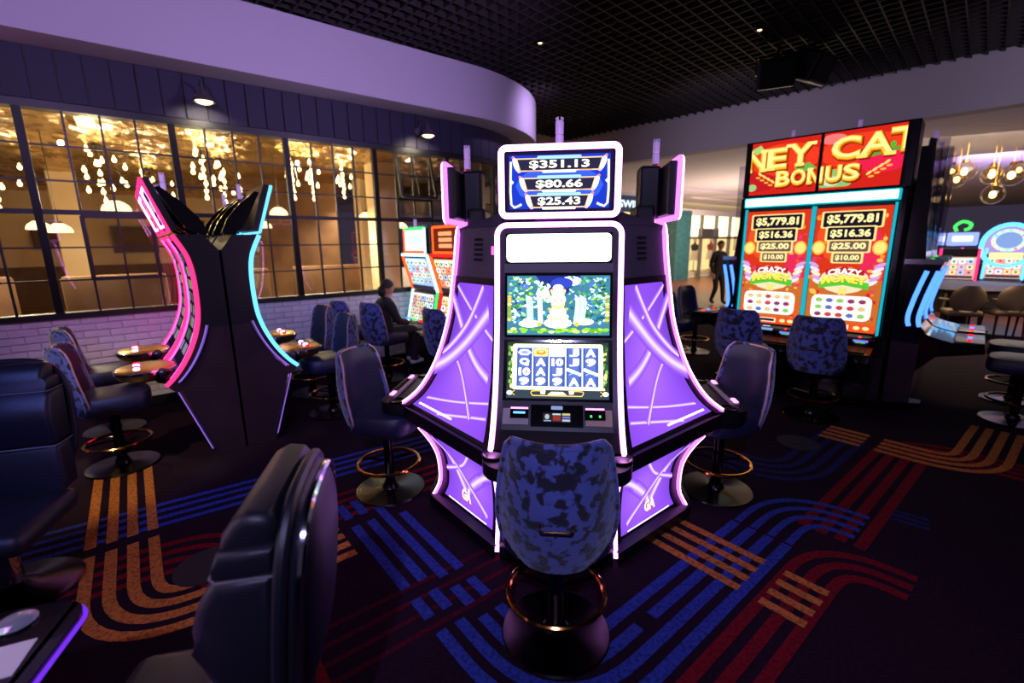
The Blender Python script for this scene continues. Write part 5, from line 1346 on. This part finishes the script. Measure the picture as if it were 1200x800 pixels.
MB().lathe([(.5, 0), (.5, .05), (.2, .12), (.18, .7), (.5, .82)], 24).build('pedestal', 'dark_wood', tb, True)
seated_person('person in dark clothes seated left at the card table', (7.75, 9.35, .003), (.75, -.5), .50, 'charcoal_cloth', False)
club_chair(7.70, 9.40, (.75, -.5), 'tan club chair under the person at the card table')
def small_slot(x, y, label, led, shape, seed):
    root = thing('far_slot', label, 'slot machine', (x, y, .003), face((-x, -y)), 'colourful slots beyond the card table')
    MB().prism([(-.34, .62), (-.34, .70), (-.12, .80), (.02, 1.30), (-.02, 1.50), (.30, 1.50), (.30, 0), (-.10, 0), (-.10, .55)], -.33, .33).build('cabinet', 'black_plastic', root)
    a, b = Vector((0, -.135, .80)), Vector((0, .0, 1.30)); Y = (b-a).normalized(); N = Vector((1, 0, 0)).cross(Y); c = (a+b)/2+N*.02
    sc = MB().add([c+Vector((sx*.30, 0, 0))+Y*sy*.26 for sx, sy in ((-1, -1), (1, -1), (1, 1), (-1, 1))], [(0, 1, 2, 3)]).build('lower_screen', 'black_gloss', root)
    pc = Pic(planar(c, (1, 0, 0), Y), .0006, .002); reel_screen(pc, .28, .24, seed, (.85, .55, .6), 4, 3); pc.build('game_picture', 'screen_bright', sc)
    for s in (-1, 1): MB().tube([Vector((s*.33, -.15, .78)), Vector((s*.33, .0, 1.30)), Vector((s*.33, -.03, 1.5))], .028, 6).build('led_edge', led, root)
    if shape == 'oval':
        n = 28; pts = [Vector((.44*math.cos(2*PI*i/n), -.06, 1.56+.48*math.sin(2*PI*i/n))) for i in range(n)]
        MB().tube(pts, .05, 8, True).build('oval_led', 'led_cyan', root, True)
        MB().add([p+Vector((0, .03, 0)) for p in pts], [tuple(range(n))]).build('wheel_backing', 'black_gloss', root)
        pc = Pic(planar((0, -.035, 1.56), (1, 0, 0), (0, 0, 1)), .0008, .002); pc.ell(0, .12, .30, .26, (.75, .85, .95)); pc.ell(0, .12, .22, .19, (.45, .55, .75)); R = random.Random(4)
        for k in range(12): pc.ell(.26*math.cos(k*PI/6), .12+.22*math.sin(k*PI/6), .035, .03, R.choice(((.95, .8, .5), (.4, .8, .9), (.95, .5, .5), (.6, .9, .6))))
        pc.rr(-.28, -.30, .28, -.16, .02, (.92, .85, .6)); pc.build('wheel_picture', 'screen_bright', root)
    else:
        tp = MB().rbox((0, .1, 1.72), (.60, .10, .34), .03, 2).build('topper', 'black_plastic', root)
        pc = Pic(planar((0, .048, 1.72), (1, 0, 0), (0, 0, 1)), .0008, .002); pc.rr(-.27, -.15, .27, .15, .03, (.55, .62, .95)); pc.rr(-.18, -.06, .18, .08, .03, (.85, .88, 1.)); pc.build('topper_picture', 'screen_bright', tp)
        if shape == 'curl':
            MB().tube(spline([(-.12, .1, 1.90), (-.16, .1, 2.02), (-.04, .1, 2.12), (.10, .1, 2.06), (.08, .1, 1.96), (0, .1, 1.93)], 6), .035, 8).build('curl_light', 'led_green', tp, True)
small_slot(10.55, 11.0, 'slot with pink red edge lights and green curl topper', 'led_pink', 'curl', 41)
small_slot(11.65, 11.0, 'slot with large cyan oval wheel beyond the card table', 'led_cyan', 'oval', 42)
small_slot(9.75, 11.3, 'slot with pale blue screens behind the person at the table', 'led_blue', 'box', 43)
small_slot(12.4, 10.6, 'slot with red edge lights cut by the right edge', 'led_red', 'box', 44)
small_slot(11.0, 11.9, 'slot with magenta lights half hidden by the oval wheel slot', 'led_hot', 'box', 45)
# wall, gold beam and glass globe chandelier
vwall('wall_tables', 'plaster', [AU(-2.6, 19.5), AU(-16, 19.5)], 0, 3.6)
vwall('trim_9', 'brass', [AU(-2.6, 19.3), AU(-16, 19.3)], 2.30, 2.36)
vwall('trim_10', 'gold_foil', [AU(-2.0, 14.2), AU(-16, 14.2)], 3.25, 3.6, .8)
def globe_lamp(x, y, z, r, label):
    root = thing('globe_pendant', label, 'pendant lamp', (x, y, z), 0, 'glass globe pendants over the tables')
    MB().sphere((0, 0, 0), r, 18, 12).build('globe', 'globe_glass', root, True)
    MB().sphere((0, 0, 0), (r*.28, r*.28, r*.36), 10, 8).build('bulb', 'bulb', root, True)
    light('globe_light', 'POINT', (x, y, z), 9, (1., .76, .42), .04)
    MB().lathe([(0, r*.9), (r*.3, r*.92), (r*.25, r*1.2), (0, r*1.25)], 12).build('cap', 'brass', root, True)
    MB().cyl((0, 0, r*1.2), (0, 0, 3.6-z), .006, 6).build('cord', 'brass', root)
for k, (px, y, z, r) in enumerate(((8.90, 9.5, 3.02, .15), (9.15, 9.9, 2.92, .13), (9.55, 9.6, 2.96, .14), (9.85, 9.9, 3.06, .12), (9.75, 9.7, 2.60, .15), (10.15, 9.8, 2.98, .17), (10.6, 10.1, 3.12, .12), (9.3, 10.2, 3.12, .12))):
    globe_lamp(px, y, z, r*1.25, ('glass globe pendant nearest the island toppers', 'second glass globe from the left, hanging lower', 'third glass globe from the left in the upper row', 'small glass globe above the single low globe', 'single lowest hanging glass globe pendant', 'largest glass globe right of the low one', 'small glass globe at the far right of the cluster', 'small glass globe high at the back left of the cluster')[k])
root = thing('lit_sign', 'small warm lit sign on the wall beyond the slots', 'sign', (15.4, 13.2, 2.55), face((-1, -.9)))
MB().box((0, 0, 0), (1.3, .08, .34)).build('sign_box', 'tan_panel', root); MB().box((0, -.045, 0), (1.2, .01, .26)).build('sign_face', 'shop_glow', root)
# walker in the mall behind the island
def standing_person(label, loc, f):
    root = thing('person', label, 'person', loc, face(f))
    V = [(0, 0, .92), (0, .01, 1.10), (0, .01, 1.28), (0, 0, 1.42), (0, -.01, 1.50), (-.18, 0, 1.40), (-.24, .03, 1.12), (-.22, -.06, .88), (.18, 0, 1.40), (.24, .03, 1.12), (.22, -.06, .88), (-.09, 0, .88), (-.10, -.06, .48), (-.10, .10, .10), (-.10, -.02, .05), (.09, 0, .88), (.10, -.10, .48), (.10, -.14, .09), (.10, -.27, .05)]
    E = [(0, 1), (1, 2), (2, 3), (3, 4), (3, 5), (5, 6), (6, 7), (3, 8), (8, 9), (9, 10), (0, 11), (11, 12), (12, 13), (13, 14), (0, 15), (15, 16), (16, 17), (17, 18)]
    Rr = [(.15, .11), (.14, .10), (.16, .11), (.09, .08), .055, .07, .055, .042, .07, .055, .042, .09, .07, .05, .04, .09, .07, .05, .04]
    skin_mesh('body', V, E, Rr, 'charcoal_cloth', root); MB().tube([(0, -.01, 1.46), (0, -.02, 1.54)], .05, 10).build('neck', 'skin', root, True); head(root, (0, -.03, 1.63), 0, False)
    hand(root, (-.22, -.07, .87), (0, -.3, -1), 1); hand(root, (.22, -.07, .87), (0, -.3, -1), -1)
standing_person('dark clothed person standing in the mall left of the red screens', (5.75, 12.9, .0), (.3, -.9))
